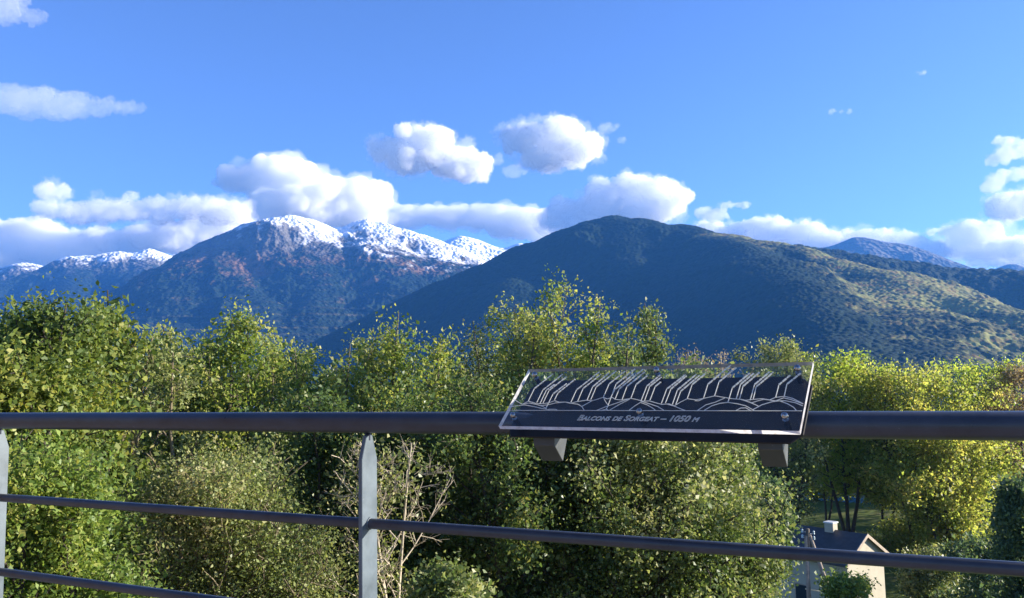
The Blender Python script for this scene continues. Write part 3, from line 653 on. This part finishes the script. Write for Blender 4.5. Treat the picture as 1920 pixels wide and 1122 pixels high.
for i, (px, top, d, hw, lf) in enumerate([(1725, 1035, 71, 50, 'olive'), (1812, 1015, 61.5, 48, 'blue'), (1690, 985, 84, 60, 'yellow')]):
    lab = ['low olive shrub beside the house gable at the edge of the grass', 'low blue green shrub on the grass below the ochre trees', 'yellowing shrub behind the roof end under the ochre tree'][i]
    tree('shrub', lab, 'shrub', px, top, d, hw, L[lf], B_DARK, 9000, 0.2, 0.02, 'round', 26, 2, seed=180 + i, group='trees around the house')
for i, (px, top, d, hw, lf) in enumerate([(1440, 800, 108, 60, 'lime'), (1520, 770, 112, 64, 'yellow'), (1610, 790, 110, 64, 'lime'), (1690, 770, 114, 66, 'dark'), (1775, 790, 110, 64, 'yellow'), (1900, 800, 112, 70, 'lime')]):
    lab = ['lime green tree at the meadow edge seen past the right bracket', 'far yellow tree between the forked trunks above the roof', 'lime green tree filling the gap behind the chimney', 'dark green tree at the back between the ochre trees', 'far yellow tree behind the dark straight trunk', 'lime green tree at the back by the picture edge'][i]
    tree('broadleaf_tree', lab, 'tree', px, top, d, hw, L[lf], B_DARK, 12000, 0.3, 0.04, 'round', 26, 2, seed=160 + i, group=GY)
# filler row behind the near trees
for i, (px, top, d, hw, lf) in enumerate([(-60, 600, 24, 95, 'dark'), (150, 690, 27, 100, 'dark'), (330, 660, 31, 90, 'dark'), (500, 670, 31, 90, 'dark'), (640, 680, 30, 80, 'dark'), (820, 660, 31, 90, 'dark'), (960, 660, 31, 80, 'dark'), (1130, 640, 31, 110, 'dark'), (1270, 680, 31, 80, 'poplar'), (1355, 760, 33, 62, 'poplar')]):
    lab = ['deep shaded tree past the left picture edge', 'deep shaded tree behind the dry twiggy olive shrub', 'deep shaded tree seen behind the small olive green tree', 'deep shaded tree seen behind the broad bushy tree', 'deep shaded tree seen behind the slender green tree',
           'deep shaded tree seen in the gap left of the thin crowned olive tree', 'deep shaded tree seen below the sparse spire shaped tree', 'deep shaded tree seen below the tallest feathery tree', 'grey green tree sloping down behind the plaque below the twin tipped tree', 'grey green tree behind the right half of the plaque'][i]
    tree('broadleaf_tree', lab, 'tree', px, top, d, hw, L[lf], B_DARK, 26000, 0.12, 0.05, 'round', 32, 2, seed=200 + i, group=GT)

# ------------------------------------------------------------------ house
wall_m = simple('render_wall', (0.42, 0.385, 0.30), 0.9, 0, 0.12, 1.2, 0.3, 0.2)
roof_m = simple('slate_roof', (0.045, 0.042, 0.042), 0.55, 0, 0.3, 2.5, 0.5)
wood_m = simple('weathered_wood', (0.36, 0.29, 0.22), 0.85, 0, 0.25, 5.0, 0.4)
zinc_m = simple('pale_zinc', (0.6, 0.62, 0.62), 0.5, 0.2, 0.08, 3.0)
HD = 62.0
apex = at(1620, 1001, HD)
hx = unit(np.array([*(AR[:2]), 0.0])); hy = np.array([-hx[1], hx[0], 0.0])      # picture right, picture depth
th = math.radians(-50)                                                           # gable outward normal turned right of the viewer
gn = -hy * math.cos(math.radians(38)) + hx * math.sin(math.radians(38)); gt = np.array([-gn[1], gn[0], 0.0])   # gt points to the far side of the gable
house = thing('house', 'small pale house with dark slate roof and square chimney among the trees below', 'house', tuple(apex - np.array([0, 0, 7.2])))
house.matrix_world = Matrix(((gt[0], -gn[0], 0, apex[0]), (gt[1], -gn[1], 0, apex[1]), (0, 0, 1, apex[2] - 7.6), (0, 0, 0, 1)))
# local: x across the gable (left = near side), y back along the ridge, z up; apex at (0,0,7.6)
W2, LEN, RZ, EZ = 2.3, 8.0, 7.6, 6.2
bm = bmesh.new(); bm_prism(bm, [(-W2, -1), (W2, -1), (W2, EZ - 0.08), (0, RZ - 0.16), (-W2, EZ - 0.08)], 1, 0.0, LEN); put('wall', bm_done(bm, 'wall'), house, [wall_m])
bm = bmesh.new()
sl_ = (RZ - EZ) / W2
for s in (-1, 1):
    e = W2 + 0.45
    bm_prism(bm, [(0, RZ - 0.13), (s * e, RZ - sl_ * e - 0.13), (s * e, RZ - sl_ * e), (0, RZ)], 1, -0.22, LEN + 0.3)
roof = put('roof', bm_done(bm, 'roof'), house, [roof_m])
bm = bmesh.new()
for s in (-1, 1):
    e = W2 + 0.5
    bm_prism(bm, [(0, RZ - 0.2), (s * e, RZ - sl_ * e - 0.2), (s * e, RZ - sl_ * e + 0.03), (0, RZ + 0.03)], 1, -0.28, -0.222)
put('bargeboard', bm_done(bm, 'bargeboard'), roof, [wood_m])
bm = bmesh.new(); bm_box(bm, (-0.3, 2.1, RZ - 0.6), (0.3, 2.75, RZ + 0.42)); ch = put('chimney', bm_done(bm, 'chimney', 0.02), roof, [wall_m])
bm = bmesh.new(); bm_box(bm, (-0.36, 2.04, RZ + 0.422), (0.36, 2.81, RZ + 0.52)); put('chimney_cap', bm_done(bm, 'chimney_cap', 0.02), roof, [zinc_m])
bm = bmesh.new(); bm_box(bm, (-W2 - 0.42, -0.2, EZ - 0.42), (-W2 - 0.3, LEN, EZ - 0.30)); put('gutter', bm_done(bm, 'gutter', 0.02), roof, [zinc_m])
bm = bmesh.new(); bm_prism(bm, [(-W2 - 0.9, -1), (-W2 - 0.01, -1), (-W2 - 0.01, 2.9), (-W2 - 0.9, 2.2)], 1, 0.35, 0.7); put('buttress', bm_done(bm, 'buttress', 0.03), house, [wall_m])
bm = bmesh.new(); bm_box(bm, (-W2 - 0.04, 3.0, 2.7), (-W2 - 0.004, 4.0, 4.1))
wf = put('window', bm_done(bm, 'window', 0.005), house, [wood_m])
glass_m = simple('window_glass', (0.03, 0.04, 0.05), 0.08, 0, 0.1)
bm = bmesh.new(); bm_box(bm, (-W2 - 0.05, 3.08, 2.78), (-W2 - 0.042, 3.92, 4.02)); put('pane', bm_done(bm, 'pane'), wf, [glass_m])

# ------------------------------------------------------------------ utility pole
PD = 47.0
pt = at(1513, 992, PD); gz = at(1513, 1200, PD)[2]
pole = thing('utility_pole', 'wooden A frame utility pole with insulators in front of the house roof', 'utility pole', (pt[0], pt[1], gz))
hgt = pt[2] - gz
ax = Vector((hx[0], hx[1], 0))
pole.matrix_world = Matrix(((hx[0], hy[0], 0, pt[0]), (hx[1], hy[1], 0, pt[1]), (0, 0, 1, gz), (0, 0, 0, 1)))
for xb, xt in ((-0.1, -0.06), (1.75, 0.12)):
    T = Tubes(); T.add([(xb, 0, 0), (xt, 0, hgt - 0.35)], [0.13, 0.10], 12); put('leg', T.mesh('leg'), pole, [wood_m])
T = Tubes(); T.add([(0.03, 0, hgt - 1.0), (0.03, 0, hgt)], [0.13, 0.10], 10); put('pole_top', T.mesh('pole_top'), pole, [B_GREY])
T = Tubes(); T.add([(-0.25, 0, hgt * 0.46), (0.9, 0, hgt * 0.43)], [0.035, 0.035], 6); put('brace', T.mesh('brace'), pole, [zinc_m])
ins_m = simple('ceramic', (0.4, 0.5, 0.52), 0.2, 0, 0.1)
for k in range(4):
    sgn = 1 if k % 2 else -1; z = hgt - 0.15 - 0.28 * (k // 2) - (0.1 if k % 2 else 0)
    T = Tubes(); T.add([(0.03, -0.02, z), (0.03 + 0.30 * sgn, -0.02, z)], [0.02, 0.02], 6)
    arm = put('insulator_arm', T.mesh('insulator_arm'), pole, [zinc_m])
    T = Tubes(); x = 0.03 + 0.30 * sgn
    T.add([(x, -0.02, z - 0.02), (x, -0.02, z + 0.03), (x, -0.02, z + 0.06), (x, -0.02, z + 0.10), (x, -0.02, z + 0.13), (x, -0.02, z + 0.16)], [0.05, 0.07, 0.045, 0.065, 0.05, 0.02], 10)
    put('insulator', T.mesh('insulator'), arm, [ins_m])

# ------------------------------------------------------------------ balcony
RY, RZT = 1.642, CAMZ - 0.0915
deck_m = simple('grey_brown_deck', (0.44, 0.35, 0.29), 0.7, 0, 0.15, 2.0, 0.1)
bm = bmesh.new(); bm_box(bm, (-7, -3.0, -0.2), (5, 1.78, 0.0)); bm_box(bm, (-6.8, -3.0, -6.5), (4.8, 1.55, -0.203))
fl = put('balcony_floor', bm_done(bm, 'balcony_floor'), None, [deck_m]); fl['kind'] = 'structure'


clad_m = simple('unseen_wall_brown', (0.19, 0.125, 0.085), 0.75, 0, 0.25, 3.0, 0.2)
bm = bmesh.new()
for k in range(26): bm_box(bm, (-8.5, -2.45 - 0.004 * (k % 2), 0.004 + k * 0.2), (-2.4, -2.2 - 0.006 * (k % 2), 0.2 + k * 0.2))
hw_ = put('unseen_reflection_wall', bm_done(bm, 'unseen_reflection_wall'), None, [clad_m]); hw_['kind'] = 'structure'  # assumed building wall out of view, added and cut short to brown left rails


def paint_mat(name, col, rough, spec=0.35):
    m, n, l, p = mat(name); tc = n.new('ShaderNodeTexCoord')
    f1 = noise_n(n, l, 14, 8, 0.65, tc.outputs['Object']); f2 = noise_n(n, l, 260, 3, 0.6, tc.outputs['Object'])
    r = ramp(n, [(0.35, tuple(c * 0.8 for c in col)), (0.7, tuple(c * 1.25 for c in col))]); l.new(f1, r.inputs[0])
    sp = ramp(n, [(0.70, (0, 0, 0)), (0.76, (1, 1, 1))]); l.new(f2, sp.inputs[0])
    c2 = mixc(n, l, math_n(n, l, 'MULTIPLY', sp.outputs[0], 0.35), r.outputs[0], (0.35, 0.35, 0.33)); l.new(c2, p.inputs['Base Color'])
    rr = ramp(n, [(0.3, (rough * 0.8,) * 3), (0.75, (rough * 1.3,) * 3)]); l.new(f1, rr.inputs[0]); l.new(rr.outputs[0], p.inputs['Roughness'])
    b = n.new('ShaderNodeBump'); b.inputs['Strength'].default_value = 0.12; b.inputs['Distance'].default_value = 0.001
    l.new(f2, b.inputs['Height']); l.new(b.outputs[0], p.inputs['Normal'])
    p.inputs['Specular IOR Level'].default_value = spec
    return m


rail_m = paint_mat('anthracite_paint', (0.032, 0.037, 0.05), 0.33, 0.4)
post_m = paint_mat('grey_blue_paint', (0.085, 0.11, 0.13), 0.42)
railing = thing('balcony_railing', 'dark grey painted steel balcony railing of round rails and flat posts', 'railing', (0, RY, 0))
T = Tubes(); T.add([(-7, 0, RZT), (-2, 0, RZT), (4.5, 0, RZT)], 0.025, 64); put('top_rail', T.mesh('top_rail'), railing, [rail_m])
LV = [RZT - 0.2357, RZT - 0.458, RZT - 0.69, RZT - 0.92]
for z in LV:
    T = Tubes(); T.add([(-7, 0, z), (-2, 0, z), (4.5, 0, z)], 0.0122, 40); put('rail', T.mesh('rail'), railing, [rail_m])
for k in range(-3, 4):
    x = -1.194 + 1.404 * k; w = 0.03; t = 0.011
    bm = bmesh.new(); zt = RZT - 0.030
    bm_prism(bm, [(-w, 0.0), (w, 0.0), (w, zt - 0.055), (0.0115, zt), (-0.0115, zt), (-w, zt - 0.055)], 0, x - t, x)
    po = put('post', bm_done(bm, 'post', 0.0012, 1), railing, [post_m])
    T = Tubes(); T.add([(x - t * 0.5, 0, zt - 0.012), (x - t * 0.5, 0, RZT - 0.02)], 0.0065, 12); put('post_pin', T.mesh('post_pin'), po, [rail_m])
    for z in LV:                                                         # weld beads round the rail where it meets the flat bar
        T = Tubes(); th_ = np.linspace(0, 2 * math.pi, 25)
        T.add(np.stack([np.full(25, x + 0.001), 0.0128 * np.cos(th_), z + 0.0128 * np.sin(th_)], -1), 0.0022 + 0.0006 * np.sin(th_ * 5), 6, cap=False)
        put('weld', T.mesh('weld'), po, [post_m])

# ------------------------------------------------------------------ plaque
EX = np.array([0.99452008, -0.10452827, -0.0019118]); EV = np.array([0.07759513, 0.72576634, 0.68355118]); EN = np.array([-0.0700629, -0.67995372, 0.72990008])
P0 = np.array([-0.8056, 1.5591, -0.0927 + CAMZ])
plaque = thing('orientation_plaque', 'clear acrylic panorama plaque over a dark metal plate bolted to the top rail', 'plaque', tuple(P0))
plaque.matrix_world = Matrix(((EX[0], EV[0], EN[0], P0[0]), (EX[1], EV[1], EN[1], P0[1]), (EX[2], EV[2], EN[2], P0[2]), (0, 0, 0, 1)))
acr = bpy.data.materials.new('clear_acrylic'); acr.use_nodes = True; n = acr.node_tree.nodes; l = acr.node_tree.links; n.clear()
out = n.new('ShaderNodeOutputMaterial'); tr = n.new('ShaderNodeBsdfTransparent'); tr.inputs[0].default_value = (0.96, 0.975, 0.97, 1)
gl = n.new('ShaderNodeBsdfGlossy'); gl.inputs['Roughness'].default_value = 0.04; fr = n.new('ShaderNodeFresnel'); fr.inputs[0].default_value = 1.49
df = n.new('ShaderNodeBsdfDiffuse'); df.inputs[0].default_value = (0.75, 0.75, 0.72, 1)
tc = n.new('ShaderNodeTexCoord'); dust = ramp(n, [(0.45, (0.01,) * 3), (0.62, (0.02,) * 3), (0.7, (0.02,) * 3), (0.74, (0.2,) * 3)])
l.new(noise_n(n, l, 190, 4, 0.6, tc.outputs['Object']), dust.inputs[0])
gg = n.new('ShaderNodeNewGeometry'); ff = math_n(n, l, 'MULTIPLY', fr.outputs[0], math_n(n, l, 'SUBTRACT', 1.0, gg.outputs['Backfacing']))
m1 = n.new('ShaderNodeMixShader'); l.new(ff, m1.inputs[0]); l.new(tr.outputs[0], m1.inputs[1]); l.new(gl.outputs[0], m1.inputs[2])
m2 = n.new('ShaderNodeMixShader'); l.new(dust.outputs[0], m2.inputs[0]); l.new(m1.outputs[0], m2.inputs[1]); l.new(df.outputs[0], m2.inputs[2])
l.new(m2.outputs[0], out.inputs['Surface'])
edge_m, n, l, p = mat('cut_acrylic_edge')
tc = n.new('ShaderNodeTexCoord'); rr = ramp(n, [(0.3, (0.45, 0.42, 0.4)), (0.5, (0.8, 0.76, 0.73)), (0.7, (0.92, 0.93, 0.9))])
l.new(noise_n(n, l, 45, 5, 0.7, tc.outputs['Object']), rr.inputs[0]); l.new(rr.outputs[0], p.inputs['Base Color']); p.inputs['Roughness'].default_value = 0.25
te = n.new('ShaderNodeBsdfTranslucent'); l.new(rr.outputs[0], te.inputs[0]); me_ = n.new('ShaderNodeMixShader'); me_.inputs[0].default_value = 0.55
l.new(p.outputs[0], me_.inputs[1]); l.new(te.outputs[0], me_.inputs[2]); l.new(me_.outputs[0], n['Material Output'].inputs['Surface'])
PW, PH, PT = 0.6114, 0.1731, 0.009
bm = bmesh.new()
bm_box(bm, (0, 0, -PT), (PW, PH, 0))
bmesh.ops.recalc_face_normals(bm, faces=bm.faces[:])
for f in bm.faces:
    f.material_index = 0 if abs(f.normal.z) > 0.5 else (2 if f.normal.y > 0.5 else 1)
me = bpy.data.meshes.new('acrylic_panel'); bm.to_mesh(me); bm.free(); me.materials.append(acr); me.materials.append(edge_m); me.materials.append(simple('grey_acrylic_edge', (0.30, 0.31, 0.30), 0.3, 0, 0.3, 60))  # top edge given a darker grey than the other cut edges
panel = put('acrylic_panel', me, plaque)
plate_m = paint_mat('dark_plate', (0.014, 0.0125, 0.012), 0.5, 0.2)
ZB = -0.034
bm = bmesh.new()
bm_prism(bm, [(0.012, 0.003), (0.588, 0.003), (0.608, 0.024), (0.608, 0.146), (0.584, 0.172), (0.026, 0.172), (0.0, 0.146), (0.0, 0.024)], 2, ZB - 0.004, ZB)
put('backing_plate', bm_done(bm, 'backing_plate', 0.001, 1), plaque, [plate_m])
steel = simple('polished_steel', (0.32, 0.31, 0.29), 0.16, 1.0, 0.1, 40)
for u, v in ((0.0238, 0.1546), (0.3078, 0.1600), (0.5856, 0.1564), (0.022, 0.0312), (0.3048, 0.0439), (0.5809, 0.0353)):
    bm = bmesh.new(); prof = [(0.0, 0.0066), (0.0025, 0.0063), (0.0045, 0.0052), (0.0060, 0.0032), (0.0066, 0.0008), (0.0066, 0.0002)]
    ns = 24
    rings = [[bm.verts.new((u + r_ * math.cos(2 * math.pi * i / ns), v + r_ * math.sin(2 * math.pi * i / ns), z_)) for i in range(ns)] for r_, z_ in prof[1:]]
    tip = bm.verts.new((u, v, prof[0][1]))
    for i in range(ns):
        bm.faces.new((tip, rings[0][i], rings[0][(i + 1) % ns]))
        for a, b in zip(rings[:-1], rings[1:]): bm.faces.new((a[i], b[i], b[(i + 1) % ns], a[(i + 1) % ns]))
    bm.faces.new(rings[-1])
    sc = put('screw', bm_done(bm, 'screw', smooth=True), plaque, [steel])
    T = Tubes(); T.add([(u, v, -PT - 0.0003), (u, v, ZB + 0.0003)], 0.0058, 20); put('standoff', T.mesh('standoff'), sc, [steel])

# engraved panorama: leader lines with slanting name strips, mountain outlines and the base line (millimetres on the panel)
eng_m = simple('engraved_white', (0.95, 0.93, 0.86), 0.8, 0, 0.04)
_n, _l = eng_m.node_tree.nodes, eng_m.node_tree.links; _t = _n.new('ShaderNodeBsdfTranslucent'); _t.inputs[0].default_value = (0.9, 0.88, 0.8, 1); _x = _n.new('ShaderNodeMixShader'); _x.inputs[0].default_value = 0.5
_l.new(_n['Principled BSDF'].outputs[0], _x.inputs[1]); _l.new(_t.outputs[0], _x.inputs[2]); _l.new(_x.outputs[0], _n['Material Output'].inputs['Surface'])
LEAD = [[(41.9, 72.9), (41.0, 110.7), (69.2, 155.0)], [(64.7, 68.3), (64.1, 105.4), (94.3, 153.8)], [(73.7, 65.6), (73.0, 104.7), (86.5, 122.4)], [(80.4, 66.4), (80.1, 104.1), (106.7, 145.6)], [(93.5, 51.2), (93.9, 93.6), (114.7, 124.3)], [(104.3, 76.2), (104.9, 96.8), (130.5, 137.8)], [(145.8, 69.0), (145.5, 105.1), (180.3, 158.0)], [(160.3, 72.1), (159.5, 109.0), (186.4, 150.7)], [(180.7, 75.9), (179.9, 113.5), (203.6, 154.0)], [(188.7, 76.6), (188.3, 113.3), (218.8, 159.6)], [(214.8, 83.5), (214.8, 121.4), (239.4, 158.9)], [(233.2, 49.2), (230.7, 121.1), (260.3, 165.3)], [(231.3, 82.1), (233.8, 105.3), (261.0, 149.7)], [(242.5, 78.2), (242.4, 106.5), (278.0, 163.1)], [(258.1, 75.6), (257.2, 113.3), (283.5, 154.4)], [(276.1, 80.6), (275.6, 119.0), (292.5, 143.5)], [(299.9, 71.7), (300.2, 113.4), (320.2, 145.4)], [(307.1, 72.9), (306.6, 112.5), (323.9, 138.8)], [(318.1, 74.1), (318.3, 111.8), (327.4, 125.7)],
        [(344.1, 65.5), (344.5, 104.6), (373.2, 144.6)], [(352.1, 66.3), (353.2, 104.5), (376.1, 141.1)], [(367.1, 62.8), (367.2, 101.6), (395.2, 144.8)], [(374.1, 62.8), (374.8, 97.9), (402.3, 141.8)], [(393.0, 78.8), (393.4, 116.1), (414.5, 148.5)], [(424.9, 79.4), (424.7, 116.3), (458.4, 168.3)], [(444.8, 85.1), (445.2, 122.8), (470.9, 161.4)], [(473.8, 68.0), (474.3, 105.5), (499.5, 144.7)], [(487.5, 77.0), (488.1, 115.2), (507.5, 144.5)], [(493.9, 75.7), (493.7, 109.8), (517.8, 146.9)], [(514.0, 73.0), (514.5, 113.9), (536.8, 147.7)], [(519.0, 75.6), (518.7, 108.0), (543.5, 146.2)], [(558.6, 80.5), (559.2, 112.6), (575.6, 137.2)], [(573.2, 82.9), (573.3, 113.7), (593.7, 142.0)]]
OUT = [[(0.5, 79.3), (30.9, 63.0), (42.5, 72.4), (63.2, 65.6), (76.9, 64.3), (93.3, 67.0), (105.8, 73.5), (118.3, 69.0), (133.0, 69.5), (145.0, 65.6), (159.8, 70.8), (179.1, 74.6), (193.9, 73.3), (215.1, 82.7), (224.6, 78.3), (235.3, 82.1), (242.9, 76.9), (257.4, 74.8), (275.5, 79.3), (287.9, 76.7), (302.7, 71.7), (317.7, 72.1), (332.5, 66.9), (345.9, 62.8), (359.7, 64.2), (372.2, 58.9), (382.4, 69.5), (393.2, 78.0), (410.7, 74.7), (425.4, 78.6), (445.2, 85.1), (463.2, 81.1), (479.0, 77.6), (496.1, 75.7), (505.8, 73.1), (519.9, 75.6), (534.1, 77.3), (548.9, 74.2), (558.6, 80.5), (574.0, 82.9), (588.7, 77.8), (602.0, 69.0), (608.6, 64.1)],
       [(0.5, 54.9), (21.4, 59.0), (38.4, 61.1), (62.6, 56.4), (82.3, 51.2), (96.3, 48.6), (106.4, 44.8)], [(30.9, 63.0), (47.1, 67.0), (69.2, 61.7), (84.5, 56.4), (95.8, 49.9)], [(100.6, 48.6), (117.7, 48.7), (124.5, 44.9)], [(79.1, 59.0), (95.4, 61.7), (110.5, 66.9), (133.0, 69.5), (149.2, 65.6), (164.7, 63.0), (175.3, 56.6), (185.5, 45.2)], [(175.3, 56.6), (186.0, 66.9), (193.5, 74.5)], [(215.1, 82.7), (222.7, 71.9), (233.8, 59.2), (232.2, 49.2), (221.6, 45.4)], [(211.7, 45.4), (229.7, 56.7), (250.1, 66.8), (275.5, 79.3)], [(239.4, 45.5), (255.7, 61.8), (274.3, 76.8)], [(281.9, 45.8), (291.2, 59.3), (300.0, 68.0), (317.3, 60.6), (330.9, 52.1), (337.7, 46.1)], [(298.9, 71.7), (320.0, 64.3), (338.8, 57.0), (354.2, 46.9)], [(232.2, 49.2), (240.3, 45.6)],
       [(353.7, 64.2), (373.5, 57.5), (389.4, 49.7), (398.0, 46.3)], [(420.3, 46.5), (433.2, 61.5), (448.9, 68.0), (465.5, 79.2)], [(433.5, 47.3), (445.2, 59.0), (459.0, 65.4), (473.5, 68.0), (492.8, 64.1), (508.4, 59.1), (526.9, 46.6)], [(496.1, 75.7), (514.1, 67.9), (526.1, 61.6), (532.1, 57.9)], [(492.5, 46.9), (500.4, 53.5), (509.4, 54.0), (519.7, 47.1)], [(522.9, 49.1), (536.8, 61.6), (553.3, 69.1), (567.0, 71.6), (582.1, 64.1), (593.7, 55.5), (600.0, 47.0)], [(506.0, 71.8), (517.9, 66.7), (527.9, 71.7), (538.0, 75.5), (560.0, 71.6), (577.5, 71.6), (595.5, 66.6), (608.5, 59.2)], [(560.0, 71.6), (572.9, 79.1), (587.5, 74.1), (608.6, 64.1)], [(409.4, 72.1), (417.2, 72.1), (425.4, 78.6)],
       [(2.0, 45.0), (300, 45.8), (609.0, 47.0)]]
bm = bmesh.new(); rq = random.Random(5)


def strip(a, b, w, z0=0.0003, z1=0.0008):
    d = Vector((b[0] - a[0], b[1] - a[1])); L_ = d.length
    if L_ < 1e-6: return
    q = Vector((-d.y, d.x)) / L_ * (w / 2)
    poly = [(a[0] + q.x, a[1] + q.y), (a[0] - q.x, a[1] - q.y), (b[0] - q.x, b[1] - q.y), (b[0] + q.x, b[1] + q.y)]
    bm_prism(bm, [(x / 1000, y / 1000) for x, y in poly], 2, z0, z1)


for li, line_ in enumerate(OUT):
    w = 1.0 if li == len(OUT) - 1 else 1.35
    for a, b in zip(line_[:-1], line_[1:]): strip(a, b, w, 0.0003, 0.0008 + 0.00001 * li)
put('mountain_outline', bm_done(bm, 'mountain_outline'), panel, [eng_m])
for li, (a, b, c) in enumerate(LEAD):
    bm = bmesh.new()
    strip(a, b, 1.25, 0.0003, 0.0011 + 0.00001 * li)
    d = Vector((c[0] - b[0], c[1] - b[1])); L_ = d.length; u_ = d / L_; s = 1.0
    while s < L_:                                                         # name strip: words of small strokes with gaps between
        wl_ = min(rq.uniform(6.0, 15.0), L_ - s); e = s + wl_; x = s
        while x < e:
            cw = rq.uniform(1.5, 2.4)
            strip((b[0] + u_.x * x, b[1] + u_.y * x), (b[0] + u_.x * min(e, x + cw), b[1] + u_.y * min(e, x + cw)), rq.uniform(2.5, 3.5), 0.0003, 0.00125 + 0.00001 * li)
            x += cw + 0.22
        s = e + 1.6
    put('leader_line', bm_done(bm, 'leader_line'), panel, [eng_m])


def letters(body, caps, x0, y0, width):
    cu = bpy.data.curves.new('lettering', 'FONT'); cu.body = body; cu.size = 0.0205; cu.shear = 0.28
    cu.small_caps_scale = 0.74
    for ch_, fm in zip(body, cu.body_format): fm.use_small_caps = True
    cu.fill_mode = 'NONE'; cu.bevel_depth = 0.0006; cu.bevel_resolution = 0; cu.offset = 0.0
    o = bpy.data.objects.new('lettering', cu); C.objects.link(o)
    dg = bpy.context.evaluated_depsgraph_get(); dg.update()
    me = bpy.data.meshes.new_from_object(o.evaluated_get(dg)); bpy.data.objects.remove(o)
    co = np.empty(len(me.vertices) * 3, np.float32); me.vertices.foreach_get('co', co); co = co.reshape(-1, 3)
    co[:, 0] -= co[:, 0].min(); co[:, 0] *= width / co[:, 0].max(); co[:, 0] += x0; co[:, 1] += y0; co[:, 2] += 0.0008
    me.vertices.foreach_set('co', co.ravel()); me.update()
    return put('lettering', me, panel, [eng_m])


letters('Balcons de Sorgeat \u2013 1050 m', None, 0.178, 0.0185, 0.252)

# brackets that clasp the top rail under the plate (profile in the railing's y-z plane, swept 45 mm along the rail)
brk_m = paint_mat('bracket_paint', (0.055, 0.06, 0.062), 0.42)
for x0, x1 in ((-0.748, -0.700), (-0.288, -0.243)):
    bm = bmesh.new(); y = RY - 0.036; z = RZT
    prof = [(y + 0.010, z - 0.002), (y + 0.002, z - 0.012), (y, z - 0.044), (y + 0.004, z - 0.0465), (y + 0.044, z - 0.080), (y + 0.072, z - 0.030), (y + 0.062, z + 0.02), (y + 0.0615, z - 0.008), (y + 0.052, z - 0.024), (y + 0.036, z - 0.0285), (y + 0.020, z - 0.024), (y + 0.013, z - 0.012)]
    prof = [(a - RY + 1.642, b) for a, b in prof]
    bm_prism(bm, prof, 0, x0, x1)
    bmesh.ops.transform(bm, matrix=plaque.matrix_world.inverted(), verts=bm.verts[:])
    put('bracket', bm_done(bm, 'bracket', 0.001, 1), plaque, [brk_m])
